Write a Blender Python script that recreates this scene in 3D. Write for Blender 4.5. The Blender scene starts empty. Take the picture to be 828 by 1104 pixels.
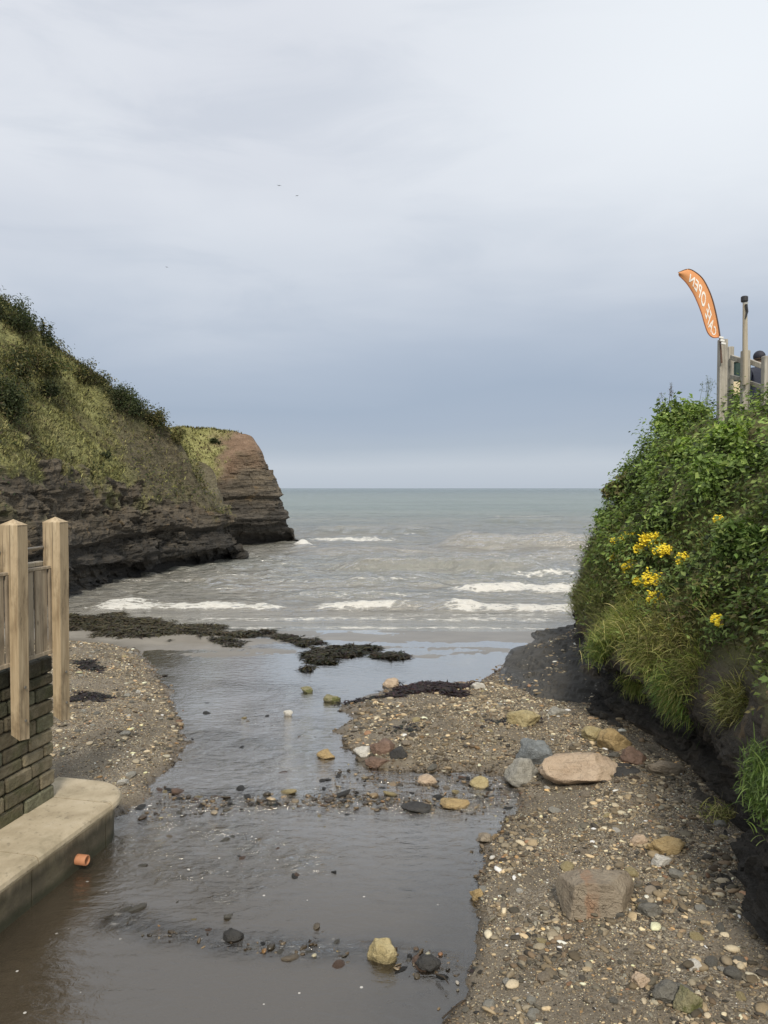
import bpy, math, random
import numpy as np
from mathutils import Vector
from mathutils.bvhtree import BVHTree

random.seed(7)
R = np.random.default_rng(7)
SC = bpy.context.scene
COL = SC.collection

# ------------------------------------------------------------------ camera
F = 800.0            # focal length in pixels of the 828 x 1104 picture
CX, CY, H = 414.0, 552.0, 3.0
PITCH = math.atan((552 - 526) / F)
cam_d = bpy.data.cameras.new('camera')
cam = bpy.data.objects.new('camera', cam_d)
COL.objects.link(cam)
cam.location = (0, 0, H)
cam.rotation_euler = (math.pi / 2 - PITCH, 0, 0)
cam_d.sensor_fit = 'VERTICAL'
cam_d.sensor_height = 24
cam_d.sensor_width = 18
cam_d.lens = 24 * F / 1104
cam_d.clip_start = 0.05
cam_d.clip_end = 30000
SC.camera = cam
FW = np.array([0, math.cos(PITCH), -math.sin(PITCH)])
UP = np.array([0, math.sin(PITCH), math.cos(PITCH)])
RT = np.array([1.0, 0, 0])


def ray(px, py):
    return FW + RT * ((px - CX) / F) + UP * ((CY - py) / F)


def at_z(px, py, z=0.0):
    d = ray(px, py)
    t = (z - H) / d[2]
    return np.array([d[0] * t, d[1] * t, z])


def at_y(px, py, y):
    d = ray(px, py)
    t = y / d[1]
    return np.array([d[0] * t, y, H + d[2] * t])


# ------------------------------------------------------------------ noise
_perm = np.random.default_rng(3).permutation(256)
_perm = np.concatenate([_perm, _perm, _perm])
_g = np.random.default_rng(4).normal(size=(256, 3))
_g /= np.linalg.norm(_g, axis=1)[:, None]


def perlin(P):
    P = np.asarray(P, float)
    i = np.floor(P).astype(int)
    f = P - i
    u = f * f * f * (f * (f * 6 - 15) + 10)
    i &= 255
    out = 0
    for dx in (0, 1):
        for dy in (0, 1):
            for dz in (0, 1):
                h = _perm[_perm[_perm[(i[:, 0] + dx) & 255] + ((i[:, 1] + dy) & 255)] + ((i[:, 2] + dz) & 255)]
                g = _g[h]
                v = (g * (f - np.array([dx, dy, dz]))).sum(1)
                w = (u[:, 0] if dx else 1 - u[:, 0]) * (u[:, 1] if dy else 1 - u[:, 1]) * (u[:, 2] if dz else 1 - u[:, 2])
                out = out + v * w
    return out * 1.5


def fbm(P, oct=4, lac=2.03, gain=0.5):
    P = np.asarray(P, float)
    a, s, n = 1.0, 0, 0
    for k in range(oct):
        s = s + a * perlin(P + 17.3 * k)
        n += a
        P = P * lac
        a *= gain
    return s / n


def sstep(a, b, x):
    t = np.clip((x - a) / (b - a), 0, 1)
    return t * t * (3 - 2 * t)


def lerp(a, b, t):
    return a + (b - a) * t


# ------------------------------------------------------------------ mesh helpers
def mk(name, V, Fs, mat=None, parent=None, smooth=True, attrs=None, loc=None, rot=None):
    V = np.asarray(V, np.float32).reshape(-1, 3)
    if not isinstance(Fs, (list, tuple)):
        Fs = [Fs]
    Fs = [np.asarray(f, np.int32) for f in Fs if len(f)]
    me = bpy.data.meshes.new(name)
    me.vertices.add(len(V))
    me.vertices.foreach_set('co', V.ravel())
    nl = sum(f.size for f in Fs)
    npoly = sum(len(f) for f in Fs)
    me.loops.add(nl)
    me.loops.foreach_set('vertex_index', np.concatenate([f.ravel() for f in Fs]))
    me.polygons.add(npoly)
    tot = np.concatenate([np.full(len(f), f.shape[1], np.int32) for f in Fs])
    st = np.concatenate([[0], np.cumsum(tot)[:-1]]).astype(np.int32)
    me.polygons.foreach_set('loop_start', st)
    me.polygons.foreach_set('loop_total', tot)
    me.polygons.foreach_set('use_smooth', np.full(npoly, bool(smooth)))
    me.update(calc_edges=True)
    for k, a in (attrs or {}).items():
        a = np.asarray(a, np.float32)
        if a.ndim == 2:
            if a.shape[1] == 3:
                a = np.concatenate([a, np.ones((len(a), 1), np.float32)], 1)
            at = me.attributes.new(k, 'FLOAT_COLOR', 'POINT')
            at.data.foreach_set('color', a.ravel())
        else:
            at = me.attributes.new(k, 'FLOAT', 'POINT')
            at.data.foreach_set('value', a)
    if mat is not None:
        for m in (mat if isinstance(mat, (list, tuple)) else [mat]):
            me.materials.append(m)
    o = bpy.data.objects.new(name, me)
    COL.objects.link(o)
    if parent is not None:
        o.parent = parent
    if loc is not None:
        o.location = loc
    if rot is not None:
        o.rotation_euler = rot
    return o


def tag(o, label=None, cat=None, group=None, kind=None):
    if label:
        o['label'] = label
    if cat:
        o['category'] = cat
    if group:
        o['group'] = group
    if kind:
        o['kind'] = kind
    return o


def empty(name, loc, label=None, cat=None, group=None):
    o = bpy.data.objects.new(name, None)
    COL.objects.link(o)
    o.location = loc
    return tag(o, label, cat, group)


def grid_faces(nu, nv):
    """nu rows, nv columns, index = r*nv+c"""
    r, c = np.meshgrid(np.arange(nu - 1), np.arange(nv - 1), indexing='ij')
    a = (r * nv + c).ravel()
    return np.stack([a, a + 1, a + nv + 1, a + nv], 1)


class Geo:
    """collects simple solids into one mesh"""
    def __init__(s):
        s.v, s.q, s.t, s.n = [], [], [], 0

    def add(s, V, Q=(), T=()):
        V = np.asarray(V, float).reshape(-1, 3)
        if len(Q):
            s.q.append(np.asarray(Q) + s.n)
        if len(T):
            s.t.append(np.asarray(T) + s.n)
        s.v.append(V)
        s.n += len(V)

    def box(s, c, ax, ay, az, bev=0.0):
        """bevelled box: centre, three half-extent vectors"""
        c, ax, ay, az = [np.asarray(k, float) for k in (c, ax, ay, az)]
        L = [np.linalg.norm(k) for k in (ax, ay, az)]
        b = min(bev, *(0.45 * l for l in L)) if bev else 0
        ex, ey, ez = ax / L[0], ay / L[1], az / L[2]
        if not b:
            V = [c + i * ax + j * ay + k * az for k in (-1, 1) for j in (-1, 1) for i in (-1, 1)]
            s.add(V, [(0, 2, 3, 1), (4, 5, 7, 6), (0, 1, 5, 4), (2, 6, 7, 3), (0, 4, 6, 2), (1, 3, 7, 5)])
            return
        V, idx = [], {}
        for k in (-1, 1):
            for j in (-1, 1):
                for i in (-1, 1):
                    for a in range(3):
                        p = c + i * (L[0] - (0 if a == 0 else b)) * ex + j * (L[1] - (0 if a == 1 else b)) * ey + k * (L[2] - (0 if a == 2 else b)) * ez
                        idx[(i, j, k, a)] = len(V)
                        V.append(p)
        Q, T = [], []
        for sgn in (-1, 1):
            Q.append([idx[(sgn, j, k, 0)] for j, k in ((-1, -1), (1, -1), (1, 1), (-1, 1))][::sgn])
            Q.append([idx[(i, sgn, k, 1)] for i, k in ((-1, -1), (-1, 1), (1, 1), (1, -1))][::sgn])
            Q.append([idx[(i, j, sgn, 2)] for i, j in ((-1, -1), (1, -1), (1, 1), (-1, 1))][::sgn])
        for a in (-1, 1):
            for bb in (-1, 1):
                Q.append([idx[(a, bb, -1, 0)], idx[(a, bb, 1, 0)], idx[(a, bb, 1, 1)], idx[(a, bb, -1, 1)]])
                Q.append([idx[(a, -1, bb, 0)], idx[(a, 1, bb, 0)], idx[(a, 1, bb, 2)], idx[(a, -1, bb, 2)]])
                Q.append([idx[(-1, a, bb, 1)], idx[(1, a, bb, 1)], idx[(1, a, bb, 2)], idx[(-1, a, bb, 2)]])
        for i in (-1, 1):
            for j in (-1, 1):
                for k in (-1, 1):
                    T.append([idx[(i, j, k, 0)], idx[(i, j, k, 1)], idx[(i, j, k, 2)]])
        s.add(V, Q, T)

    def tube(s, pts, rad, n=10, cap=True):
        pts = np.asarray(pts, float)
        m = len(pts)
        rad = np.broadcast_to(np.asarray(rad, float), (m,))
        tan = np.gradient(pts, axis=0)
        tan /= np.linalg.norm(tan, axis=1)[:, None] + 1e-9
        ref = np.array([0, 0, 1.0]) if abs(tan[0][2]) < 0.9 else np.array([1.0, 0, 0])
        V = []
        for p, t, r in zip(pts, tan, rad):
            a = np.cross(t, ref)
            a /= np.linalg.norm(a) + 1e-9
            b = np.cross(t, a)
            for k in range(n):
                th = 2 * math.pi * k / n
                V.append(p + r * (a * math.cos(th) + b * math.sin(th)))
        Q = [(i * n + k, i * n + (k + 1) % n, (i + 1) * n + (k + 1) % n, (i + 1) * n + k) for i in range(m - 1) for k in range(n)]
        T = []
        if cap:
            V += [pts[0], pts[-1]]
            T += [(m * n, (k + 1) % n, k) for k in range(n)]
            T += [(m * n + 1, (m - 1) * n + k, (m - 1) * n + (k + 1) % n) for k in range(n)]
        s.add(V, Q, T)

    def build(s, name, mat, parent=None, smooth=False, attrs=None, loc=None):
        V = np.concatenate(s.v)
        if loc is not None:
            V = V - np.asarray(loc)
        Fs = []
        if s.q:
            Fs.append(np.concatenate(s.q))
        if s.t:
            Fs.append(np.concatenate(s.t))
        return mk(name, V, Fs, mat, parent, smooth, attrs, loc)


def ico(sub):
    t = (1 + 5 ** 0.5) / 2
    V = [(-1, t, 0), (1, t, 0), (-1, -t, 0), (1, -t, 0), (0, -1, t), (0, 1, t), (0, -1, -t), (0, 1, -t), (t, 0, -1), (t, 0, 1), (-t, 0, -1), (-t, 0, 1)]
    T = [(0, 11, 5), (0, 5, 1), (0, 1, 7), (0, 7, 10), (0, 10, 11), (1, 5, 9), (5, 11, 4), (11, 10, 2), (10, 7, 6), (7, 1, 8), (3, 9, 4), (3, 4, 2), (3, 2, 6), (3, 6, 8), (3, 8, 9), (4, 9, 5), (2, 4, 11), (6, 2, 10), (8, 6, 7), (9, 8, 1)]
    V = [np.array(v, float) / np.linalg.norm(v) for v in V]
    for _ in range(sub):
        c, T2 = {}, []

        def mid(a, b):
            k = (min(a, b), max(a, b))
            if k not in c:
                m = V[a] + V[b]
                V.append(m / np.linalg.norm(m))
                c[k] = len(V) - 1
            return c[k]
        for a, b, d in T:
            x, y, z = mid(a, b), mid(b, d), mid(d, a)
            T2 += [(a, x, z), (b, y, x), (d, z, y), (x, y, z)]
        T = T2
    return np.array(V), np.array(T)


ICO1, ICO2, ICO3, ICO4 = ico(1), ico(2), ico(3), ico(4)


# ------------------------------------------------------------------ materials
class M:
    def __init__(s, name):
        s.m = bpy.data.materials.new(name)
        s.m.use_nodes = True
        s.nt = s.m.node_tree
        s.nt.nodes.clear()
        s.out = s.nt.nodes.new('ShaderNodeOutputMaterial')

    def n(s, typ, props=None, **inp):
        nd = s.nt.nodes.new('ShaderNode' + typ)
        for k, v in (props or {}).items():
            setattr(nd, k, v)
        for k, v in inp.items():
            key = int(k[1:]) if k[0] == '_' and k[1:].isdigit() else k.replace('_', ' ')
            s.put(nd.inputs[key], v)
        return nd

    def put(s, sock, v):
        if isinstance(v, bpy.types.NodeSocket):
            s.nt.links.new(v, sock)
        elif isinstance(v, (tuple, list)) and sock.type == 'RGBA' and len(v) == 3:
            sock.default_value = (*v, 1)
        else:
            sock.default_value = v

    def pos(s):
        return s.n('NewGeometry').outputs['Position']

    def objc(s):
        return s.n('TexCoord').outputs['Object']

    def scale(s, vec, sc):
        return s.n('Mapping', None, Vector=vec, Scale=sc).outputs[0]

    def noise(s, vec, scale, detail=4, rough=0.55, dist=0.0):
        return s.n('TexNoise', None, Vector=vec, Scale=scale, Detail=detail, Roughness=rough, Distortion=dist).outputs[0]

    def vor(s, vec, scale, feature='F1', out='Distance', rnd=1.0):
        return s.n('TexVoronoi', {'feature': feature}, Vector=vec, Scale=scale, Randomness=rnd).outputs[out]

    def math(s, op, a, b=0.0, c=None, clamp=False):
        nd = s.n('Math', {'operation': op, 'use_clamp': clamp}, _0=a, _1=b)
        if c is not None:
            s.put(nd.inputs[2], c)
        return nd.outputs[0]

    def map(s, v, a, b, c=0.0, d=1.0):
        return s.n('MapRange', {'interpolation_type': 'SMOOTHSTEP'}, _0=v, _1=a, _2=b, _3=c, _4=d).outputs[0]

    def mix(s, fac, a, b, mode='MIX'):
        nd = s.nt.nodes.new('ShaderNodeMix')
        nd.data_type = 'RGBA'
        nd.blend_type = mode
        s.put(nd.inputs[0], fac)
        s.put(nd.inputs[6], a)
        s.put(nd.inputs[7], b)
        return nd.outputs[2]

    def ramp(s, fac, stops, interp='LINEAR'):
        nd = s.nt.nodes.new('ShaderNodeValToRGB')
        r = nd.color_ramp
        r.interpolation = interp
        while len(r.elements) > 1:
            r.elements.remove(r.elements[-1])
        r.elements[0].position = stops[0][0]
        r.elements[0].color = (*stops[0][1], 1)
        for p, c in stops[1:]:
            e = r.elements.new(p)
            e.color = (*c, 1)
        s.put(nd.inputs[0], fac)
        return nd.outputs[0]

    def attr(s, name, out='Fac'):
        return s.n('Attribute', {'attribute_name': name}).outputs[out]

    def bump(s, h, strength=0.5, dist=0.02, normal=None):
        nd = s.n('Bump', None, Height=h, Strength=strength, Distance=dist)
        if normal is not None:
            s.put(nd.inputs['Normal'], normal)
        return nd.outputs[0]

    def principled(s, color, rough=0.7, normal=None, **kw):
        nd = s.n('BsdfPrincipled', None, Base_Color=color, Roughness=rough, **kw)
        if normal is not None:
            s.put(nd.inputs['Normal'], normal)
        return nd.outputs[0]

    def done(s, sh):
        s.nt.links.new(sh, s.out.inputs[0])
        return s.m


def simple(name, c1, c2, scale=20, rough=0.7, bump=0.2, dist=0.005, stretch=(1, 1, 1), **kw):
    m = M(name)
    p = m.scale(m.objc(), stretch)
    f = m.noise(p, scale, 5, 0.6)
    col = m.ramp(f, [(0.3, c1), (0.7, c2)])
    return m.done(m.principled(col, rough, m.bump(m.noise(p, scale * 3, 4), bump, dist), **kw))


def leaf_material(name, rough=0.55, trans=0.3):
    m = M(name)
    c = m.attr('Col', 'Color')
    d = m.principled(c, rough)
    t = m.n('BsdfTranslucent', None, Color=m.mix(1.0, c, (1.15, 1.25, 0.6), 'MULTIPLY')).outputs[0]
    return m.done(m.n('MixShader', None, _0=trans, _1=d, _2=t).outputs[0])


LEAF = leaf_material('leaf', 0.75, 0.35)
GRASSM = leaf_material('grass_blade', 0.6, 0.35)


def turf_material():
    m = M('turf_blade')
    c = m.attr('Col', 'Color')
    nv = m.attr('nrm', 'Vector')
    d = m.principled(c, 0.75, nv, Specular_IOR_Level=0.2)
    t = m.n('BsdfTranslucent', None, Color=c).outputs[0]
    return m.done(m.n('MixShader', None, _0=0.25, _1=d, _2=t).outputs[0])


TURF = turf_material()


def cliff_material(name, top, brown, shelf=False, lift=1.0):
    m = M(name)
    p = m.pos()
    z = m.n('SeparateXYZ', None, Vector=p).outputs[2]
    n1 = m.noise(p, 0.35, 4)
    zz = m.math('ADD', z, m.math('MULTIPLY', m.math('SUBTRACT', n1, 0.5), 0.9))
    st = m.noise(m.scale(p, (0.35, 0.35, 2.2)), 1.5, 7, 0.7, 0.8)
    st2 = m.noise(m.scale(p, (0.5, 0.5, 7)), 2.0, 5, 0.7)
    dark = m.ramp(st, [(0.3, (0.024, 0.023, 0.022)), (0.5, (0.048, 0.044, 0.039)), (0.62, (0.075, 0.066, 0.055)), (0.78, (0.12, 0.10, 0.078))])
    bro = m.ramp(st, [(0.3, (0.05, 0.043, 0.034)), (0.5, (0.105, 0.087, 0.064)), (0.65, (0.16, 0.13, 0.093)), (0.8, (0.23, 0.18, 0.125))])
    h = m.map(zz, 0.18 * top, 0.55 * top)
    c = m.mix(m.math('MULTIPLY', h, brown), dark, bro)
    c = m.mix(1.0, c, (lift, lift, lift), 'MULTIPLY')
    bl = m.noise(m.scale(p, (0.25, 0.25, 5.5)), 1.7, 5, 0.6, 0.6)
    c = m.mix(m.map(bl, 0.56, 0.64, 0, 0.6), c, (0.022, 0.02, 0.018))
    c = m.mix(m.map(bl, 0.40, 0.34, 0, 0.45), c, (0.17, 0.145, 0.11))
    # wet foot of the rock
    c = m.mix(m.map(zz, 0.12 * top, 0.0, 0, 0.55), c, (0.018, 0.019, 0.021))
    # ochre ironstone lumps in a couple of beds
    band = m.math('MULTIPLY', m.map(zz, 0.30 * top, 0.40 * top), m.map(zz, 0.62 * top, 0.50 * top))
    sp = m.math('MULTIPLY', m.map(m.noise(m.scale(p, (1, 1, 1.6)), 1.5, 3), 0.60, 0.68), band)
    c = m.mix(m.math('MULTIPLY', sp, 0.75), c, (0.22, 0.155, 0.085))
    c = m.mix(m.map(m.noise(p, 7, 4), 0.62, 0.75, 0, 0.6), c, (0.14, 0.125, 0.105))
    # pale chips on the shelf
    if shelf:
        c = m.mix(0.6, c, m.ramp(m.noise(p, 3.5, 7, 0.7), [(0.3, (0.05, 0.05, 0.049)), (0.7, (0.13, 0.128, 0.122))]))
        v = m.vor(p, 16)
        chips = m.math('MULTIPLY', m.map(v, 0.20, 0.14), m.map(m.noise(p, 1.6, 3), 0.5, 0.62))
        c = m.mix(chips, c, (0.3, 0.28, 0.24))
    # turf and soil
    veg = m.attr('veg')
    dots = []
    for vec, k_ in (((0.6, 0.48, -0.64), 0.22), ((0.5, 0.4, 0.77), 1.25), ((-0.62, 0.78, 0.0), 0.9)):
        dt = m.n('VectorMath', {'operation': 'DOT_PRODUCT'}, _0=p, _1=vec)
        dots.append(m.math('MULTIPLY', dt.outputs['Value'], k_))
    sv = m.n('CombineXYZ', None, X=dots[0], Y=dots[1], Z=dots[2]).outputs[0]
    nv = m.math('ADD', m.math('MULTIPLY', m.noise(sv, 0.9, 5, 0.62, 0.7), 0.75), m.math('MULTIPLY', m.noise(m.scale(p, (1.6, 1.6, 0.9)), 2.6, 6, 0.7), 0.25))
    soil = m.ramp(nv, [(0.33, (0.10, 0.085, 0.05)), (0.42, (0.19, 0.18, 0.08)), (0.50, (0.29, 0.29, 0.115)), (0.60, (0.385, 0.375, 0.17))])
    c = m.mix(veg, c, soil)
    c = m.mix(m.attr('bare'), c, m.ramp(m.noise(p, 3.2, 7, 0.7), [(0.32, (0.06, 0.05, 0.037)), (0.5, (0.125, 0.105, 0.075)), (0.68, (0.20, 0.175, 0.115))]))
    c = m.mix(m.math('MULTIPLY', m.attr('clay'), 0.9), c, m.ramp(m.noise(m.scale(p, (1, 1, 1.6)), 2.2, 7, 0.7), [(0.3, (0.13, 0.082, 0.052)), (0.5, (0.235, 0.155, 0.105)), (0.7, (0.33, 0.23, 0.165))]))
    hgt = m.math('ADD', m.math('ADD', st, m.math('MULTIPLY', st2, 0.7)), m.math('MULTIPLY', m.noise(p, 5, 6, 0.65), 0.9))
    rough = m.map(zz, 0.0, 0.12 * top, 0.45, 0.9)
    if top < 3:
        hgt = m.math('ADD', m.math('MULTIPLY', hgt, 0.7), m.math('ADD', m.math('MULTIPLY', m.noise(m.scale(p, (1, 1, 1.8)), 14, 7, 0.7), 0.6), m.math('MULTIPLY', m.vor(m.scale(p, (1, 1, 1.7)), 7, 'DISTANCE_TO_EDGE'), 0.5)))
    return m.done(m.principled(c, rough, m.bump(hgt, 0.9, 0.22 if not shelf else 0.05), Specular_IOR_Level=0.3))


CLIFF = cliff_material('cliff_shale', 4.0, 0.75, False, 1.2)
HEADLAND = cliff_material('headland_shale', 6.5, 0.85, False, 1.5)
BANK = cliff_material('bank_shale', 2.6, 0.45, False, 1.5)
SHELF = cliff_material('shelf_shale', 0.9, 0.0, True)


def stone_mat(name, c1, c2, c3=None, scale=5.0, moss=0.0, rough=0.75, band=None):
    m = M(name)
    p = m.objc()
    f = m.noise(p, scale, 6, 0.6, 0.4)
    stops = [(0.32, c1), (0.62, c2)]
    if c3:
        stops.append((0.75, c3))
    c = m.ramp(f, stops)
    c = m.mix(m.map(m.noise(p, scale * 7, 3), 0.6, 0.72, 0, 0.5), c, tuple(0.45 * k for k in c1))
    c = m.mix(m.map(m.noise(p, scale * 11, 3), 0.62, 0.72, 0, 0.35), c, tuple(min(0.6, 1.5 * k) for k in c2))
    if moss:
        c = m.mix(m.map(m.noise(p, scale * 1.5, 5), 0.45, 0.6, 0, moss), c, (0.09, 0.10, 0.025))
    if band:
        bx = m.n('SeparateXYZ', None, Vector=p).outputs[0]
        bx = m.math('ABSOLUTE', m.math('ADD', m.math('ADD', bx, 0.085), m.math('MULTIPLY', m.math('SUBTRACT', m.noise(p, 8, 4), 0.5), 0.09)))
        c = m.mix(m.math('MULTIPLY', m.map(bx, 0.05, 0.025), m.map(m.noise(p, 6, 4), 0.36, 0.55, 0.2, 0.85)), c, band)
    wz = m.n('SeparateXYZ', None, Vector=m.pos()).outputs[2]
    wet = m.map(m.math('ADD', wz, m.math('MULTIPLY', m.noise(p, 9, 3), 0.04)), 0.055, 0.02)
    c = m.mix(m.math('MULTIPLY', wet, 0.6), c, tuple(0.25 * k for k in c1))
    r = m.math('SUBTRACT', rough, m.math('MULTIPLY', wet, 0.45))
    bed = m.noise(m.scale(p, (0.8, 0.8, 5.0)), scale * 1.8, 5, 0.65, 0.4)
    c = m.mix(m.map(bed, 0.56, 0.68, 0, 0.45), c, tuple(0.6 * k for k in c1))
    crack = m.map(m.vor(m.n('VectorMath', {'operation': 'ADD'}, _0=p, _1=m.n('TexNoise', None, Vector=p, Scale=scale * 2, Detail=4.0).outputs[1]).outputs[0], scale * 0.45, 'DISTANCE_TO_EDGE'), 0.014, 0.0)
    c = m.mix(m.math('MULTIPLY', crack, 0.3), c, tuple(0.3 * k for k in c1))
    h = m.math('ADD', m.noise(p, scale * 4, 6, 0.65), m.math('MULTIPLY', m.noise(p, scale * 16, 4), 0.5))
    h = m.math('ADD', h, m.math('SUBTRACT', m.math('MULTIPLY', bed, 0.8), m.math('MULTIPLY', crack, 0.4)))
    return m.done(m.principled(c, r, m.bump(h, 0.7, 0.035)))


S_PINK = stone_mat('pink_sandstone', (0.42, 0.315, 0.225), (0.55, 0.43, 0.315), (0.48, 0.41, 0.32))
S_BLUE = stone_mat('blue_grey_stone', (0.15, 0.165, 0.175), (0.25, 0.27, 0.28))
S_PALE = stone_mat('pale_grey_stone', (0.27, 0.26, 0.23), (0.40, 0.385, 0.34))
S_OCHRE = stone_mat('ochre_stone', (0.32, 0.225, 0.105), (0.44, 0.33, 0.17))
S_YELL = stone_mat('yellow_stone', (0.34, 0.27, 0.13), (0.47, 0.40, 0.23))
S_BROWN = stone_mat('brown_stone', (0.22, 0.18, 0.135), (0.32, 0.27, 0.205), (0.42, 0.235, 0.135), 3.0)
S_BAND = stone_mat('brown_stone_with_orange', (0.22, 0.18, 0.135), (0.32, 0.27, 0.205), None, 3.0, band=(0.31, 0.19, 0.12))
S_RED = stone_mat('red_brown_stone', (0.14, 0.09, 0.065), (0.22, 0.145, 0.11))
S_WHITE = stone_mat('white_stone', (0.48, 0.46, 0.42), (0.62, 0.60, 0.55))
S_DARK = stone_mat('dark_stone', (0.025, 0.025, 0.026), (0.06, 0.058, 0.055))
S_GREY = stone_mat('grey_stone', (0.12, 0.115, 0.10), (0.20, 0.19, 0.165))
S_MOSS = stone_mat('mossy_stone', (0.20, 0.18, 0.10), (0.30, 0.28, 0.17), None, 6, 0.85)


def ground_material():
    m = M('beach_ground')
    p = m.pos()
    z = m.n('SeparateXYZ', None, Vector=p).outputs[2]
    peb = m.attr('shingle')
    mud = m.ramp(m.noise(p, 3.0, 6, 0.6), [(0.3, (0.105, 0.087, 0.064)), (0.55, (0.165, 0.14, 0.105)), (0.75, (0.22, 0.19, 0.148))])
    v = m.n('TexVoronoi', {'feature': 'F1'}, Vector=m.scale(p, (1, 1.0, 1.0)), Scale=85.0)
    cc = m.ramp(m.n('SeparateXYZ', None, Vector=v.outputs['Color']).outputs[0], [(0.0, (0.05, 0.045, 0.04)), (0.3, (0.13, 0.11, 0.085)), (0.55, (0.22, 0.18, 0.13)), (0.8, (0.30, 0.26, 0.20)), (1.0, (0.42, 0.39, 0.33))])
    c = m.mix(m.math('MULTIPLY', peb, m.map(m.noise(p, 2.4, 4), 0.4, 0.62, 0.12, 0.6)), mud, cc)
    wet = m.map(m.math('ADD', z, m.math('MULTIPLY', m.math('SUBTRACT', m.noise(p, 2.2, 4), 0.5), 0.05)), 0.065, 0.012)
    sand = m.ramp(m.noise(m.scale(p, (0.6, 1.6, 1)), 1.6, 5), [(0.3, (0.175, 0.16, 0.138)), (0.7, (0.25, 0.232, 0.204))])
    c = m.mix(m.attr('sand'), c, sand)
    c = m.mix(m.math('MULTIPLY', wet, 0.55), c, m.mix(1.0, c, (0.50, 0.46, 0.42), 'MULTIPLY'))
    c = m.mix(m.math('MULTIPLY', m.attr('sand'), 0.65), c, sand)
    r = m.map(wet, 0, 1, 0.9, 0.32)
    h = m.math('ADD', m.math('MULTIPLY', m.math('MULTIPLY', v.outputs['Distance'], -1.0), peb), m.math('MULTIPLY', m.noise(p, 30, 5), 0.6))
    return m.done(m.principled(c, r, m.bump(h, 0.5, 0.015)))


GROUND = ground_material()


def stream_material():
    m = M('stream_water')
    p = m.pos()
    rif = m.attr('riffle')
    dep = m.attr('depth')
    n1 = m.noise(m.scale(p, (3.0, 5.5, 1)), 2.2, 5, 0.6, 0.6)
    n2 = m.noise(m.scale(p, (1.0, 1.8, 1)), 1.4, 3, 0.5, 0.8)
    n3 = m.noise(m.scale(p, (10, 17, 1)), 2.0, 4, 0.65, 0.5)
    h = m.math('ADD', m.math('MULTIPLY', n1, m.math('ADD', m.math('MULTIPLY', rif, 2.6), 0.5)),
               m.math('ADD', m.math('MULTIPLY', n2, 0.3), m.math('MULTIPLY', n3, m.math('ADD', m.math('MULTIPLY', rif, 0.9), 0.10))))
    yy = m.n('SeparateXYZ', None, Vector=p).outputs[1]
    nrm = m.bump(m.math('MULTIPLY', h, m.math('MULTIPLY', m.map(yy, 6.5, 11.0, 1.0, 0.4), m.map(yy, 4.8, 6.2, 0.45, 1.0))), 1.0, 0.030)
    murk = m.principled((0.062, 0.050, 0.036), 0.8, nrm, Specular_IOR_Level=0.0)
    tr = m.n('BsdfTransparent', None, Color=(0.93, 0.91, 0.87)).outputs[0]
    opac = m.map(dep, 0.0, 0.16, 0.05, 0.85)
    body = m.n('MixShader', None, _0=opac, _1=tr, _2=murk).outputs[0]
    gl = m.n('BsdfGlossy', None, Color=(1, 0.985, 0.95), Roughness=0.045, Normal=nrm).outputs[0]
    fr = m.n('Fresnel', None, IOR=2.2, Normal=nrm).outputs[0]
    w = m.n('MixShader', None, _0=m.math('MULTIPLY', fr, m.map(yy, 4.6, 7.5, 0.95, 2.0), clamp=True), _1=body, _2=gl).outputs[0]
    foam = m.math('MULTIPLY', m.map(rif, 0.25, 0.9), m.map(m.noise(m.scale(p, (5, 16, 1)), 2.0, 6, 0.7, 0.4), 0.56, 0.66))
    spots = m.math('MULTIPLY', m.map(m.vor(p, 6.5), 0.075, 0.05), m.map(m.noise(p, 0.9, 3), 0.42, 0.55))
    foam = m.math('MAXIMUM', m.math('MULTIPLY', foam, 0.6), m.math('MULTIPLY', spots, 0.75))
    fo = m.principled((0.62, 0.61, 0.58), 0.9)
    return m.done(m.n('MixShader', None, _0=foam, _1=w, _2=fo).outputs[0])


STREAM = stream_material()


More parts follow.
